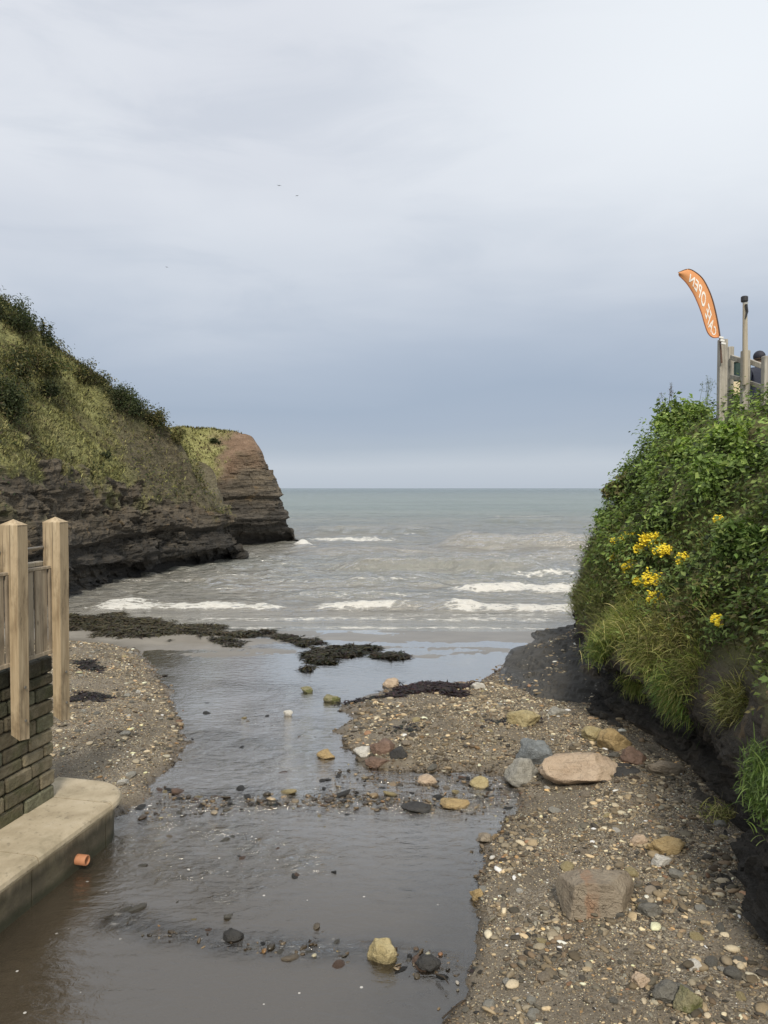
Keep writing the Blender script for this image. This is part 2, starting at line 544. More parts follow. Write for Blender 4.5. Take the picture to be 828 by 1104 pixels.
def sea_material():
    m = M('sea_water')
    p = m.pos()
    y = m.n('SeparateXYZ', None, Vector=p).outputs[1]
    foam = m.attr('foam')
    far = m.map(y, 24, 120)
    far2 = m.map(y, 90, 700)
    c = m.mix(far, (0.225, 0.213, 0.187), (0.215, 0.258, 0.245))
    c = m.mix(far2, c, (0.12, 0.165, 0.172))
    patch = m.noise(m.scale(p, (0.02, 0.06, 1)), 1.0, 4)
    c = m.mix(m.map(patch, 0.4, 0.65, 0, 0.4), c, (0.12, 0.155, 0.155))
    h1 = m.noise(m.scale(p, (0.55, 1.5, 1)), 1.3, 5, 0.6, 0.3)
    h2 = m.noise(m.scale(p, (2.4, 6, 1)), 1.6, 4, 0.6, 0.3)
    h3 = m.noise(m.scale(p, (0.05, 0.22, 1)), 1.0, 4, 0.6)
    near = m.map(y, 16, 60, 1.0, 0.0)
    h = m.math('ADD', m.math('MULTIPLY', h1, 0.55), m.math('MULTIPLY', h2, 0.12))
    h = m.math('ADD', h, m.math('MULTIPLY', h3, m.math('MULTIPLY', m.math('SUBTRACT', 1.0, near), 2.6)))
    calm = m.map(y, 15.0, 19.5, 0.4, 1.0)
    nrm = m.bump(m.math('MULTIPLY', h, calm), 0.75, 1.0)
    body = m.principled(c, 0.9, nrm, Specular_IOR_Level=0.0)
    gl = m.n('BsdfGlossy', None, Color=(1, 1, 1), Roughness=0.09, Normal=nrm).outputs[0]
    fr = m.n('Fresnel', None, IOR=1.55, Normal=nrm).outputs[0]
    fr = m.math('MULTIPLY', m.math('MINIMUM', fr, 0.9), m.map(y, 18, 90, 1.35, 0.95), clamp=True)
    w = m.n('MixShader', None, _0=fr, _1=body, _2=gl).outputs[0]
    fn = m.math('ADD', m.noise(m.scale(p, (1.6, 4.0, 2)), 2.0, 8, 0.75, 0.8), m.math('MULTIPLY', m.math('SUBTRACT', m.vor(m.scale(p, (1.0, 2.2, 1)), 2.6, 'DISTANCE_TO_EDGE'), 0.12), -0.5))
    fm = m.map(m.math('ADD', fn, m.math('MULTIPLY', m.math('SUBTRACT', foam, 0.5), 0.55)), 0.47, 0.60)
    fm = m.math('MULTIPLY', fm, m.map(foam, 0.02, 0.14))
    fo = m.principled(m.mix(m.noise(p, 9, 4), (0.62, 0.60, 0.55), (0.90, 0.89, 0.86)), 0.85, m.bump(m.noise(p, 9, 6, 0.7), 1.0, 0.12))
    return m.done(m.n('MixShader', None, _0=fm, _1=w, _2=fo).outputs[0])


SEA = sea_material()

# ------------------------------------------------------------------ world and sun
w = bpy.data.worlds.new('World')
SC.world = w
w.use_nodes = True
wm = M.__new__(M)
wm.nt = w.node_tree
wm.nt.nodes.clear()
wout = wm.nt.nodes.new('ShaderNodeOutputWorld')
SUN_AZ, SUN_EL = math.radians(174), math.radians(44)     # behind the viewer, a little to the right


def lin(r, g, b):
    f = lambda c: (c / 255 / 12.92) if c / 255 <= 0.04045 else ((c / 255 + 0.055) / 1.055) ** 2.4
    return (f(r), f(g), f(b))


sky = wm.n('TexSky', {'sky_type': 'NISHITA', 'sun_disc': False, 'sun_elevation': SUN_EL, 'sun_rotation': SUN_AZ, 'air_density': 1.0, 'dust_density': 2.0})
tc = wm.n('TexCoord').outputs['Generated']
sx = wm.n('SeparateXYZ', None, Vector=tc)
nz = wm.noise(wm.scale(tc, (1.6, 1.6, 6.5)), 1.1, 5, 0.5, 0.4)
nz2 = wm.noise(wm.scale(tc, (1.1, 1.1, 3.2)), 1.5, 4, 0.5, 0.2)
zz = wm.math('ADD', sx.outputs[2], wm.math('MULTIPLY', wm.math('SUBTRACT', nz, 0.5), wm.map(sx.outputs[2], 0.0, 0.25, 0.05, 0.26)))
zz = wm.math('SUBTRACT', zz, wm.math('MULTIPLY', sx.outputs[0], wm.map(sx.outputs[2], 0.0, 0.12, 0.0, 0.05)))
cl = wm.ramp(zz, [(0.0, lin(190, 200, 212)), (0.028, lin(197, 206, 217)), (0.055, lin(178, 190, 205)), (0.085, lin(171, 184, 202)), (0.13, lin(167, 181, 200)), (0.185, lin(178, 190, 207)),
                  (0.27, lin(201, 209, 221)), (0.38, lin(218, 223, 232)), (0.55, lin(226, 230, 238)), (1.0, lin(234, 238, 244))])
cl = wm.mix(wm.math('MULTIPLY', wm.map(nz2, 0.40, 0.66, 0, 0.42), wm.map(sx.outputs[2], 0.12, 0.36)), cl, lin(240, 244, 249))
nz3 = wm.noise(wm.scale(tc, (1.3, 1.3, 5.0)), 2.6, 6, 0.55, 0.6)
cl = wm.mix(wm.math('MULTIPLY', wm.map(nz3, 0.45, 0.70, 0, 0.22), wm.map(sx.outputs[2], 0.02, 0.2)), cl, lin(170, 183, 201))
cl = wm.mix(wm.math('MULTIPLY', wm.map(sx.outputs[2], 0.20, 0.46), wm.map(sx.outputs[0], -0.15, 0.40, 0.0, 0.95)), cl, lin(245, 250, 255))
cl = wm.mix(wm.map(sx.outputs[2], 0.0, -0.15), cl, lin(120, 122, 122))
back = wm.map(sx.outputs[1], 0.2, -0.6, 1.0, 1.15)          # unseen sky behind the camera, brightened to add light on surfaces facing it
cl = wm.mix(wm.map(sx.outputs[1], 0.1, -0.6), cl, wm.mix(1.0, cl, (1.03, 1.0, 0.90), 'MULTIPLY'))
scl = wm.n('VectorMath', {'operation': 'SCALE'}, _0=cl)
wm.put(scl.inputs['Scale'], wm.math('MULTIPLY', back, 10.0))
bgc = wm.mix(0.93, sky.outputs[0], scl.outputs[0])
bg = wm.n('Background', None, Color=bgc, Strength=0.1)
wm.nt.links.new(bg.outputs[0], wout.inputs[0])

sd = bpy.data.lights.new('sun', 'SUN')
sd.energy = 3.0
sd.angle = math.radians(11)
sd.color = (1.0, 0.91, 0.77)
so = bpy.data.objects.new('sun', sd)
COL.objects.link(so)
sdir = Vector((math.sin(SUN_AZ) * math.cos(SUN_EL), math.cos(SUN_AZ) * math.cos(SUN_EL), math.sin(SUN_EL)))
so.rotation_euler = sdir.to_track_quat('Z', 'Y').to_euler()
so.location = (0, -10, 30)

SC.view_settings.view_transform = 'Standard'
SC.view_settings.look = 'None'
SC.view_settings.exposure = 0
SC.view_settings.gamma = 1
SC.view_settings.use_curve_mapping = False

# ------------------------------------------------------------------ the beach (one sheet)
def gp(pts, z=0.0):
    return np.array([at_z(x, y, z)[:2] for x, y in pts])


def sdpoly(X, Y, poly):
    """signed distance, positive inside"""
    P = np.stack([X, Y], 1)
    d = np.full(len(P), 1e9)
    ins = np.zeros(len(P), bool)
    n = len(poly)
    for i in range(n):
        a, b = poly[i], poly[(i + 1) % n]
        e = b - a
        t = np.clip(((P - a) @ e) / (e @ e + 1e-12), 0, 1)
        d = np.minimum(d, np.linalg.norm(P - a - t[:, None] * e, axis=1))
        c = (a[1] > P[:, 1]) != (b[1] > P[:, 1])
        with np.errstate(divide='ignore', invalid='ignore'):
            xi = a[0] + (P[:, 1] - a[1]) / (b[1] - a[1]) * (b[0] - a[0])
        ins ^= c & (P[:, 0] < xi)
    return np.where(ins, d, -d)


def dline(X, Y, line):
    P = np.stack([X, Y], 1)
    d = np.full(len(P), 1e9)
    for a, b in zip(line[:-1], line[1:]):
        e = b - a
        t = np.clip(((P - a) @ e) / (e @ e + 1e-12), 0, 1)
        d = np.minimum(d, np.linalg.norm(P - a - t[:, None] * e, axis=1))
    return d


RIGHT = np.concatenate([gp([(478, 1104), (492, 1085), (505, 1050), (516, 1000), (514, 960), (527, 920), (545, 885), (562, 858), (545, 838), (500, 832), (450, 833), (398, 829), (368, 806), (362, 790), (378, 776), (362, 760), (400, 748), (450, 738), (520, 735), (545, 715)]),
                        np.array([[3.2, 15.0], [9, 15.5], [9, -6], [0.75, -6], [0.5, 0]])])
LEFT = np.concatenate([gp([(138, 872), (160, 860), (172, 838), (192, 822), (203, 800), (196, 775), (190, 758), (170, 725), (150, 702), (110, 694), (60, 690)]),
                       np.array([[-12, 13], [-12, -6], [-3.4, -6], [-3.0, 5.5]])])
SANDL = np.concatenate([gp([(150, 702), (240, 700), (275, 690), (220, 676), (120, 667), (60, 664)]), np.array([[-12, 18], [-12, 13]]), gp([(75, 692)])])
RIF1 = gp([(140, 872), (230, 868), (310, 864), (400, 866), (470, 870), (545, 856)])
RIF1B = gp([(380, 838), (460, 846), (545, 842)])
RIF2 = gp([(128, 992), (175, 1006), (250, 1020), (330, 1024), (400, 1028), (470, 1043), (505, 1050)])
RIF3 = gp([(195, 790), (260, 800), (330, 812)])
RIFD = gp([(150, 885), (240, 900), (330, 930), (200, 945), (150, 910), (260, 975)])
RIFE = gp([(230, 740), (330, 745), (280, 775), (350, 790), (230, 815), (330, 835)])
# the bank's foot, in plan
BASE_XY = [(2.05, -3.0), (2.12, 1.0), (2.25, 3.6), (2.38, 4.55), (2.60, 5.45), (2.85, 6.4), (2.92, 7.1), (2.80, 8.0), (2.68, 9.0), (2.86, 10.3), (3.05, 11.5), (3.35, 12.9)]


def terrain_z(X, Y):
    P = np.stack([X, Y, np.zeros_like(X)], 1)
    wob = 0.15 * fbm(P * 1.8, 3) + 0.09 * fbm(P * 6, 3)
    sr = sdpoly(X, Y, RIGHT) + wob
    sl = sdpoly(X, Y, LEFT) + wob
    ss = sdpoly(X, Y, SANDL) + wob
    bed = -0.06 - 0.10 * sstep(0.0, 1.0, -np.maximum(sr, sl)) + 0.03 * fbm(P * 1.5, 4)
    # riffles: the bed comes up to the surface
    fine = fbm(P * 9, 3)
    for line, wd, lift in ((RIF1, 0.35, -0.004), (RIF1B, 0.3, 0.0), (RIF2, 0.16, -0.012), (RIF3, 0.3, -0.015)):
        k = np.exp(-(dline(X, Y, line) / wd) ** 2)
        bed = lerp(bed, lift - 0.022 + 0.075 * fine, k * 0.95)
    # sheet flow over the wet sand further out
    k = sstep(9.6, 11.2, Y)
    bed = lerp(bed, -0.012 + 0.012 * sstep(12.0, 14.0, Y) + 0.018 * fbm(P * np.array([0.5, 1.6, 1]), 4) + 0.006 * fine, k)
    zr = 0.30 * (1 - np.exp(-np.maximum(sr, 0) / 0.9)) + 0.02 * np.clip(sr / 0.1, 0, 1) + 0.02 * fbm(P * 1.7, 4) * sstep(0, 0.4, sr)
    zr = zr * lerp(1.0, 0.45, sstep(8.2, 10.2, Y))
    zl = 0.28 * (1 - np.exp(-np.maximum(sl, 0) / 1.2)) + 0.02 * np.clip(sl / 0.1, 0, 1) + 0.02 * fbm(P * 1.7 + 5, 4) * sstep(0, 0.4, sl)
    zs = 0.02 + 0.06 * sstep(0, 1.0, ss)
    z = bed
    z = np.where(ss > 0, np.maximum(z, lerp(z, zs, sstep(0, 0.25, ss))), z)
    z = np.where(sr > -0.12, lerp(z, np.where(sr > 0, zr, z), sstep(-0.12, 0.06, sr)), z)
    z = np.where(sl > -0.12, lerp(z, np.where(sl > 0, zl, z), sstep(-0.12, 0.06, sl)), z)
    # falls away under the sea
    sea = -0.03 - 0.055 * (Y - 15.4)
    z = lerp(z, np.minimum(z, np.maximum(sea, -2.0)), sstep(15.0, 16.2, Y + 0.3 * fbm(P * 0.6, 3)))
    shing = np.clip(np.maximum(sr, sl) / 0.15 + 0.3, 0, 1)
    shing = np.maximum(shing, np.exp(-(dline(X, Y, RIF1) / 0.5) ** 2) * 0.8)
    sand = np.clip(sstep(10.2, 11.4, Y) * (1 - sstep(-0.05, 0.2, sr)) * (1 - sstep(-0.05, 0.2, sl)), 0, 1)
    return z, shing, sand, sr, sl


def axis(segs):
    out = []
    for a, b, s0, s1 in segs:
        x = a
        n = max(2, int(abs(b - a) / ((s0 + s1) / 2)))
        t = np.linspace(0, 1, n, endpoint=False)
        tt = t * (s0 + (s1 - s0) * t / 2) / ((s0 + s1) / 2)
        out.append(a + (b - a) * tt)
    out.append([segs[-1][1]])
    return np.concatenate(out)


ys = axis([(-12, 2.5, 0.8, 0.1), (2.5, 8, 0.04, 0.045), (8, 17, 0.05, 0.12), (17, 60, 0.3, 3)])
xs = axis([(-40, -9, 4, 0.3), (-9, -3.6, 0.2, 0.05), (-3.6, 3.4, 0.045, 0.045), (3.4, 9, 0.06, 0.4), (9, 40, 0.8, 5)])
YY, XX = np.meshgrid(ys, xs, indexing='ij')
tz, tsh, tsa, tsr, tsl = terrain_z(XX.ravel(), YY.ravel())
TV = np.stack([XX.ravel(), YY.ravel(), tz], 1)
TF = grid_faces(len(ys), len(xs))
beach = mk('beach', TV, TF, GROUND, attrs={'shingle': tsh, 'sand': tsa})
tag(beach, 'grey brown shingle and wet sand beach crossed by the stream', 'beach', kind='structure')

# ------------------------------------------------------------------ the stream
wy = axis([(-12, 2.5, 0.8, 0.1), (2.5, 8, 0.035, 0.045), (8, 16.0, 0.05, 0.1)])
wx = axis([(-9, -4, 0.3, 0.1), (-4, 3.0, 0.05, 0.05), (3.0, 4.0, 0.1, 0.1)])
WY, WX = np.meshgrid(wy, wx, indexing='ij')
X, Y = WX.ravel(), WY.ravel()
bz, _, _, bsr, bsl = terrain_z(X, Y)
rif = np.zeros_like(X)
for line, wd, a in ((RIF1, 0.30, 1.0), (RIF1B, 0.22, 0.7), (RIF2, 0.14, 0.8), (RIF3, 0.25, 0.55), (RIFD, 0.26, 0.62), (RIFE, 0.4, 0.40)):
    rif = np.maximum(rif, a * np.exp(-(dline(X, Y, line) / wd) ** 2))
P3 = np.stack([X, Y, 0 * X], 1)
rif = rif * np.clip(0.7 + 1.1 * fbm(P3 * 3.0, 3), 0.1, 1.4)
rif = np.maximum(rif, 0.10 * sstep(-0.1, 0.5, fbm(P3 * np.array([0.6, 1.2, 1]), 3)))
WZ = 0.010 * rif * fbm(P3 * np.array([7, 11, 1]), 3) - 0.022 * sstep(14.7, 15.7, Y + 0.9 * fbm(P3 * np.array([0.45, 0.3, 1]) + 3, 3))
stream = mk('stream', np.stack([X, Y, WZ], 1), grid_faces(len(wy), len(wx)), STREAM, attrs={'depth': np.maximum(WZ - bz, 0), 'riffle': np.clip(rif, 0, 1)})
tag(stream, 'shallow brown stream running down to the sea', 'stream', kind='structure')

# ------------------------------------------------------------------ the sea with its breakers
sy = np.concatenate([np.arange(14.2, 31, 0.07), 31 + np.cumsum(0.09 * 1.035 ** np.arange(330))])
sy = sy[sy < 9000]
sy = np.append(sy, 12000)
st_ = np.concatenate([np.linspace(-3.5, -0.72, 24, endpoint=False), np.linspace(-0.72, 0.72, 420, endpoint=False), np.linspace(0.72, 3.5, 24)])
SY, ST = np.meshgrid(sy, st_, indexing='ij')
X, Y = (ST * (SY + 2)).ravel(), SY.ravel()
P3 = np.stack([X, Y, 0 * X], 1)
Z = np.full_like(X, -0.018)
foam = np.zeros_like(X)
amp = sstep(16, 24, Y) * (1 - 0.9 * sstep(70, 220, Y))
Z += amp * (0.22 * fbm(P3 * np.array([0.30, 0.85, 1]), 3) + 0.12 * fbm(P3 * np.array([1.1, 2.6, 1]), 3)) + 0.02 * (1 - amp) * sstep(15.8, 18, Y) * (1 - sstep(60, 90, Y)) * fbm(P3 * np.array([1.2, 2.8, 1]), 3)
# crest: row in the photo, columns, height, front width, back width, foam amount
WAVES = [(655, 95, 310, 0.13, 0.30, 0.9, 0.85), (655, 340, 440, 0.20, 0.32, 0.8, 1.0), (656, 425, 498, 0.22, 0.35, 0.9, 0.1), (658, 478, 640, 0.17, 0.35, 0.9, 0.9),
         (652, 105, 168, 0.10, 0.3, 0.6, 0.9), (637, 484, 640, 0.25, 0.45, 1.0, 1.0), (614, 375, 575, 0.50, 0.42, 1.8, 0.05), (619, 530, 640, 0.16, 0.5, 1.2, 0.62), (624, 330, 470, 0.14, 0.5, 1.0, 0.2),
         (589, 485, 660, 0.80, 0.7, 2.6, 0.0), (573, 330, 480, 0.45, 1.2, 3.0, 0.3), (595, 330, 470, 0.30, 0.6, 1.8, 0.3), (602, 480, 640, 0.24, 0.5, 1.4, 0.42), (628, 300, 480, 0.20, 0.35, 1.0, 0.45), (643, 300, 480, 0.16, 0.3, 0.8, 0.45), (561, 520, 640, 0.5, 1.6, 4.0, 0.35), (587, 488, 512, 0.45, 0.8, 1.0, 0.9), (583, 322, 425, 0.22, 0.8, 1.5, 0.8), (566, 420, 520, 0.3, 2.0, 4.0, 0.1),
         (603, 258, 300, 0.10, 0.3, 0.6, 0.55), (612, 222, 256, 0.08, 0.25, 0.5, 0.6), (667, 200, 615, 0.03, 0.25, 0.5, 0.58), (676, 230, 600, 0.012, 0.16, 0.3, 0.60), (663, 400, 620, 0.03, 0.3, 0.6, 0.5), (645, 140, 330, 0.03, 0.5, 0.9, 0.36)]
for py, x0, x1, hh, wf, wb, fa in WAVES:
    y0 = at_z(400, py)[1]
    xa, xb = (x0 - CX) / F * y0, (x1 - CX) / F * y0
    mean = 0.35 * fbm(np.stack([X * 0.35, 0 * X + py, 0 * X], 1), 3) * y0 / 20
    env = sstep(xa - 0.04 * y0, xa + 0.04 * y0, X) * (1 - sstep(xb - 0.04 * y0, xb + 0.04 * y0, X))
    env = env * (0.85 + 0.4 * fbm(np.stack([X * 0.8, 0 * X, 0 * X + py], 1), 3))
    d = Y - y0 - mean
    prof = np.where(d < 0, np.exp(-(d / wf) ** 2), np.exp(-(d / wb) ** 2))
    lump = 1 + (0.5 * fbm(P3 * 3.5 + py, 3) if fa > 0.5 else 0)
    Z += hh * env * prof * lump
    if fa > 0:
        fz = np.where(d < 0, np.exp(-(d / (wf * 1.25)) ** 4), np.exp(-(d / (wb * 0.35)) ** 2))
        foam = np.maximum(foam, fa * env * fz)
        # lace left behind the breaker and spilled ahead of it
        foam = np.maximum(foam, 0.42 * min(fa, 0.9) * env * np.where(d < 0, np.exp(-(d / (wf * 3.0)) ** 2), np.exp(-(d / (wb * 1.6)) ** 2)))
# splash against the headland's toe
tip = at_z(325, 588)
dd = np.hypot(X - tip[0] - 0.1, (Y - tip[1]) * 0.6)
foam = np.maximum(foam, 1.0 * np.exp(-(dd / 0.6) ** 2))
Z += 0.35 * np.exp(-(dd / 0.4) ** 2)
foam = np.maximum(foam, 0.6 * sstep(22, 26, Y) * (1 - sstep(80, 200, Y)) * sstep(0.30, 0.5, fbm(P3 * np.array([0.30, 0.85, 1]), 3)) * sstep(0.0, 0.3, fbm(P3 * np.array([0.12, 0.2, 1]) + 5, 2)))
foam = np.maximum(foam, 0.45 * sstep(16.5, 18, Y) * (1 - sstep(23, 30, Y)) * sstep(0.05, 0.45, fbm(P3 * np.array([0.25, 0.6, 1]), 3)))
sea = mk('sea', np.stack([X, Y, Z], 1), grid_faces(len(sy), len(st_)), SEA, attrs={'foam': np.clip(foam, 0, 1.1)})
tag(sea, 'grey green sea with small white breakers', 'sea', kind='structure')


# ------------------------------------------------------------------ cliffs
def catmull(P, n):
    P = np.asarray(P, float)
    m = len(P)
    t = np.linspace(0, m - 1, n)
    i = np.clip(t.astype(int), 0, m - 2)
    f = (t - i)[:, None]
    p0, p1, p2, p3 = P[np.clip(i - 1, 0, m - 1)], P[i], P[i + 1], P[np.clip(i + 2, 0, m - 1)]
    return 0.5 * (2 * p1 + (p2 - p0) * f + (2 * p0 - 5 * p1 + 4 * p2 - p3) * f * f + (3 * p1 - p0 - 3 * p2 + p3) * f ** 3)


def loft(curves, rows, ncol):
    """curves: list of control polylines (same count), rows between each pair -> (nr, nc, 3) and the v parameter"""
    C = [catmull(c, ncol) for c in curves]
    out, vv = [], []
    for k in range(len(C) - 1):
        t = np.linspace(0, 1, rows[k], endpoint=(k == len(C) - 2))
        for q in t:
            out.append(C[k] * (1 - q) + C[k + 1] * q)
            vv.append(k + q)
    return np.array(out), np.array(vv)


def grid_normals(G):
    du = np.gradient(G, axis=0)
    dv = np.gradient(G, axis=1)
    n = np.cross(dv, du)
    n /= np.linalg.norm(n, axis=2)[..., None] + 1e-9
    return n


def facing(G, Nn):
    m = (G[..., 1] > 4) & (G[..., 1] < 39) & (G[..., 2] < 8)
    k = int(0.75 * len(G))
    v = np.array([0, 0, H]) - G[:k]
    d = ((Nn[:k] * v).sum(2) / np.linalg.norm(v, axis=2))[m[:k]]
    return np.median(d)


def strata(z, seed, thick=0.33, amp=1.0):
    r = np.random.default_rng(seed)
    edges = np.cumsum(r.uniform(0.35, 1.6, 80) * thick) - 2
    offs = r.uniform(-1, 1, 81)
    k = np.searchsorted(edges, z)
    lo = edges[np.clip(k - 1, 0, 79)]
    hi = edges[np.clip(k, 0, 79)]
    f = np.clip((z - lo) / np.maximum(hi - lo, 1e-3), 0, 1)
    a, b = offs[k], offs[np.clip(k + 1, 0, 80)]
    return amp * (a + (b - a) * sstep(0.82, 1.0, f))


BVH_V, BVH_F = [TV], [TF]
_n0 = len(TV)


def solid_add(V, Fq):
    global _n0
    BVH_V.append(V)
    BVH_F.append(Fq + _n0)
    _n0 += len(V)


def px_y(pts):
    return [at_y(x, y, d) for x, y, d in pts]


# near cliff (left)
b_ = [(-15.5, 8, -0.3), (-10.5, 12, -0.3), (-8.4, 16, -0.3)] + [tuple(at_z(x, y, -0.3)) for x, y in ((84, 650), (122, 634), (182, 620), (228, 611), (256, 606))] + [(-5.9, 31.5, -0.3), (-8.5, 34.5, -0.3), (-16, 37, -0.3)]
toe_ = [(-16.2, 8.8, 0.9), (-11.0, 12.6, 0.9)] + px_y([(-10, 640, 16.8), (76, 612, 20.2), (118, 607, 23.0), (180, 600, 26.2), (226, 592, 28.7), (247, 588, 30.2)]) + [(-6.6, 32, 0.7), (-8.8, 35, 0.7), (-16, 38, 0.7)]
e_ = [(-17.5, 10.5, 3.4), (-12.2, 14, 3.6)] + px_y([(-10, 500, 18.2), (56, 512, 21.5), (108, 515, 24.5), (172, 528, 27.6), (208, 542, 29.4), (228, 552, 30.4)]) + [(-7.0, 32.5, 2.2), (-9.4, 36, 2.5), (-17, 40, 3)]
r_ = [(-24, 17, 12.5), (-19, 20, 12)] + px_y([(-60, 282, 23.5), (0, 322, 25), (60, 372, 26.5), (128, 424, 28.2), (186, 466, 29.6), (219, 528, 30.6)]) + [(-7.4, 33, 3.0), (-10, 38, 4.5), (-20, 43, 5)]
k_ = [(-34, 26, 13), (-28, 30, 12.5), (-20, 33, 11), (-18, 34, 9.5), (-16, 35, 8), (-14, 36, 6.5), (-12, 37, 5.2), (-11, 38, 4.2), (-11.5, 39, 4.0), (-14, 42, 4.5), (-26, 48, 5)]
NC = 680
G, vv = loft([b_, toe_, e_, r_, k_], [24, 90, 90, 14], NC)
ARC = np.concatenate([[0], np.cumsum(np.linalg.norm(np.diff(G[0], axis=0), axis=1))])
nr = len(G)
Nn = grid_normals(G)
if facing(G, Nn) < 0:
    Nn = -Nn
P = G.reshape(-1, 3)
vflat = np.repeat(vv, NC)
rock = 1 - sstep(1.93, 2.07, vflat + 0.42 * fbm(P * 0.5, 4) + 0.22 * fbm(P * 2, 3))
hn = Nn.reshape(-1, 3).copy()
lit = strata(P[:, 2] + 0.3 * fbm(P * 0.25, 3), 11, 0.36)
ridg = 1 - np.abs(fbm(P * np.array([0.8, 0.8, 0.5]), 4)) * 2
arc = np.tile(ARC, nr)
zb = P[:, 2] + 0.25 * fbm(P * 0.3, 3) + 0.04 * (arc - 15)


def blocks(arc, zb, thick, wid, seed):
    r_ = np.random.default_rng(seed)
    tab = r_.uniform(-1, 1, (256, 256))
    k = np.floor(zb / thick + 0.35 * np.sin(zb * 3.1)).astype(int)
    sh = r_.uniform(0, 10, 256)[k & 255]
    j = np.floor((arc + 0.25 * perlin(np.stack([arc * 1.3, zb * 2, 0 * zb], 1))) / wid + sh).astype(int)
    return tab[k & 255, j & 255]


blk = 0.6 * blocks(arc, zb, 0.42, 1.3, 1) + 0.5 * blocks(arc, zb, 0.21, 0.55, 2) + 0.3 * blocks(arc, zb, 0.11, 0.3, 3)
blk = blk * (0.35 + 0.65 * sstep(-0.3, 0.3, fbm(P * 0.4 + 40, 3)))
disp = rock * (0.23 * blk + 0.24 * lit + 0.45 * fbm(P * 0.45, 4) + 0.16 * ridg * fbm(P * 1.1 + 9, 3) + 0.10 * fbm(P * np.array([2.5, 2.5, 4]), 4))
disp += (1 - rock) * (0.30 * fbm(P * 0.5, 4) + 0.06 * fbm(P * 2.5, 3)) * (1 - 0.6 * sstep(2.85, 3.0, vflat))
disp *= sstep(0, 0.35, vflat) * 0.75 + 0.25
P = P + hn * disp[:, None]
veg = np.clip(1 - rock + 0.75 * sstep(0.05, 0.4, fbm(P * 0.9 + 3, 4)) * sstep(1.35, 1.75, vflat), 0, 1) * sstep(1.25, 1.6, vflat)
cliff_f = grid_faces(nr, NC)
if True:
    a, b, c = P[cliff_f[20000][0]], P[cliff_f[20000][1]], P[cliff_f[20000][2]]
CLBARE = np.clip(sstep(-10.6, -8.9, P[:, 0] + 1.1 * fbm(P * 0.55 + 60, 4)) * sstep(25.5, 27.0, P[:, 1]) * (vflat > 1.2), 0, 1) * veg
cl_o = mk('cliff', P, cliff_f, CLIFF, smooth=False, attrs={'bare': 0.9 * CLBARE, 'veg': veg, 'clay': np.zeros(len(P))})
tag(cl_o, 'dark layered shale cliff with grassy slope above, at the stream mouth', 'cliff', kind='structure')
solid_add(P, cliff_f)
CLP, CLN, CLV, CLVEG = P, hn, vflat, veg

# far headland (left)
b_ = [(-20, 37, -0.4)] + [tuple(at_z(x, y, -0.3)) for x, y in ((150, 600), (214, 596), (255, 592), (288, 590), (317, 588.5))] + [(-4.7, 40.5, -0.4), (-5.6, 44, -0.4), (-8, 52, -0.4), (-18, 60, -0.4)]
t_ = [(-20, 37.5, 1.2)] + px_y([(150, 566, 36.2), (214, 565, 37.0), (255, 564, 37.9), (284, 565, 38.6), (306, 562, 39.6)]) + [(-5.4, 41.5, 1.2), (-6.2, 45, 1.2), (-8.6, 53, 1.2), (-18, 61, 1.2)]
e_ = [(-20.5, 39, 4.0)] + px_y([(150, 525, 37.5), (212, 520, 38.4), (243, 502, 39.2), (262, 485, 39.8), (281, 488, 40.2)]) + [(-6.9, 42.5, 4.8), (-7.7, 46, 4.8), (-10, 54, 4.8), (-18, 62, 4.8)]
r_ = [(-22, 42, 6.2)] + px_y([(150, 462, 41.5), (205, 462, 41.6), (238, 463, 41.5), (258, 465.5, 41.4), (273, 471, 41.3)]) + [(-7.6, 43.5, 5.6), (-8.4, 47, 5.6), (-10.6, 55, 5.6), (-18, 63, 5.6)]
k_ = [(-24, 48, 6.4), (-16, 49, 6.3), (-13, 49, 6.3), (-12, 49, 6.2), (-11, 49, 6.2), (-10, 49, 6.0), (-9.6, 49.5, 6.0), (-9.6, 50.5, 6.0), (-11.6, 56.5, 6.0), (-18.4, 64, 6.0)]
NC = 520
G, vv = loft([b_, t_, e_, r_, k_], [26, 110, 50, 8], NC)
nr = len(G)
Nn = grid_normals(G)
if facing(G, Nn) < 0:
    Nn = -Nn
P = G.reshape(-1, 3)
vflat = np.repeat(vv, NC)
rock = 1 - sstep(1.85, 2.1, vflat + 0.2 * fbm(P * 0.5, 4))
hn = Nn.reshape(-1, 3)
lit = strata(P[:, 2] + 0.12 * fbm(P * 0.3, 3), 23, 0.30)
arc = np.tile(np.concatenate([[0], np.cumsum(np.linalg.norm(np.diff(G[0], axis=0), axis=1))]), nr)
zb = P[:, 2] + 0.12 * fbm(P * 0.3, 3)
blk = 0.6 * blocks(arc, zb, 0.5, 1.6, 11) + 0.5 * blocks(arc, zb, 0.24, 0.7, 12) + 0.3 * blocks(arc, zb, 0.12, 0.35, 13)
disp = rock * (0.10 * blk + 0.15 * lit + 0.32 * fbm(P * 0.4, 4) + 0.10 * fbm(P * np.array([1.6, 1.6, 3.0]), 4)) + (1 - rock) * 0.2 * fbm(P * 0.6, 4)
disp *= sstep(0, 0.3, vflat) * 0.8 + 0.2
P = P + hn * disp[:, None]
right = sstep(-9.5, -7.9, P[:, 0] + 1.4 * fbm(P * 0.9, 4))
clay = right * sstep(1.62, 2.05, vflat + 0.30 * fbm(P * 0.9, 4))
veg = (1 - right) * sstep(1.8, 2.05, vflat + 0.25 * fbm(P * 0.7, 3))
hl_f = grid_faces(nr, NC)
hl_o = mk('headland', P, hl_f, HEADLAND, smooth=False, attrs={'veg': veg, 'clay': clay})
tag(hl_o, 'layered brown headland with bare clay cap beyond the near cliff', 'headland', kind='structure')
solid_add(P, hl_f)
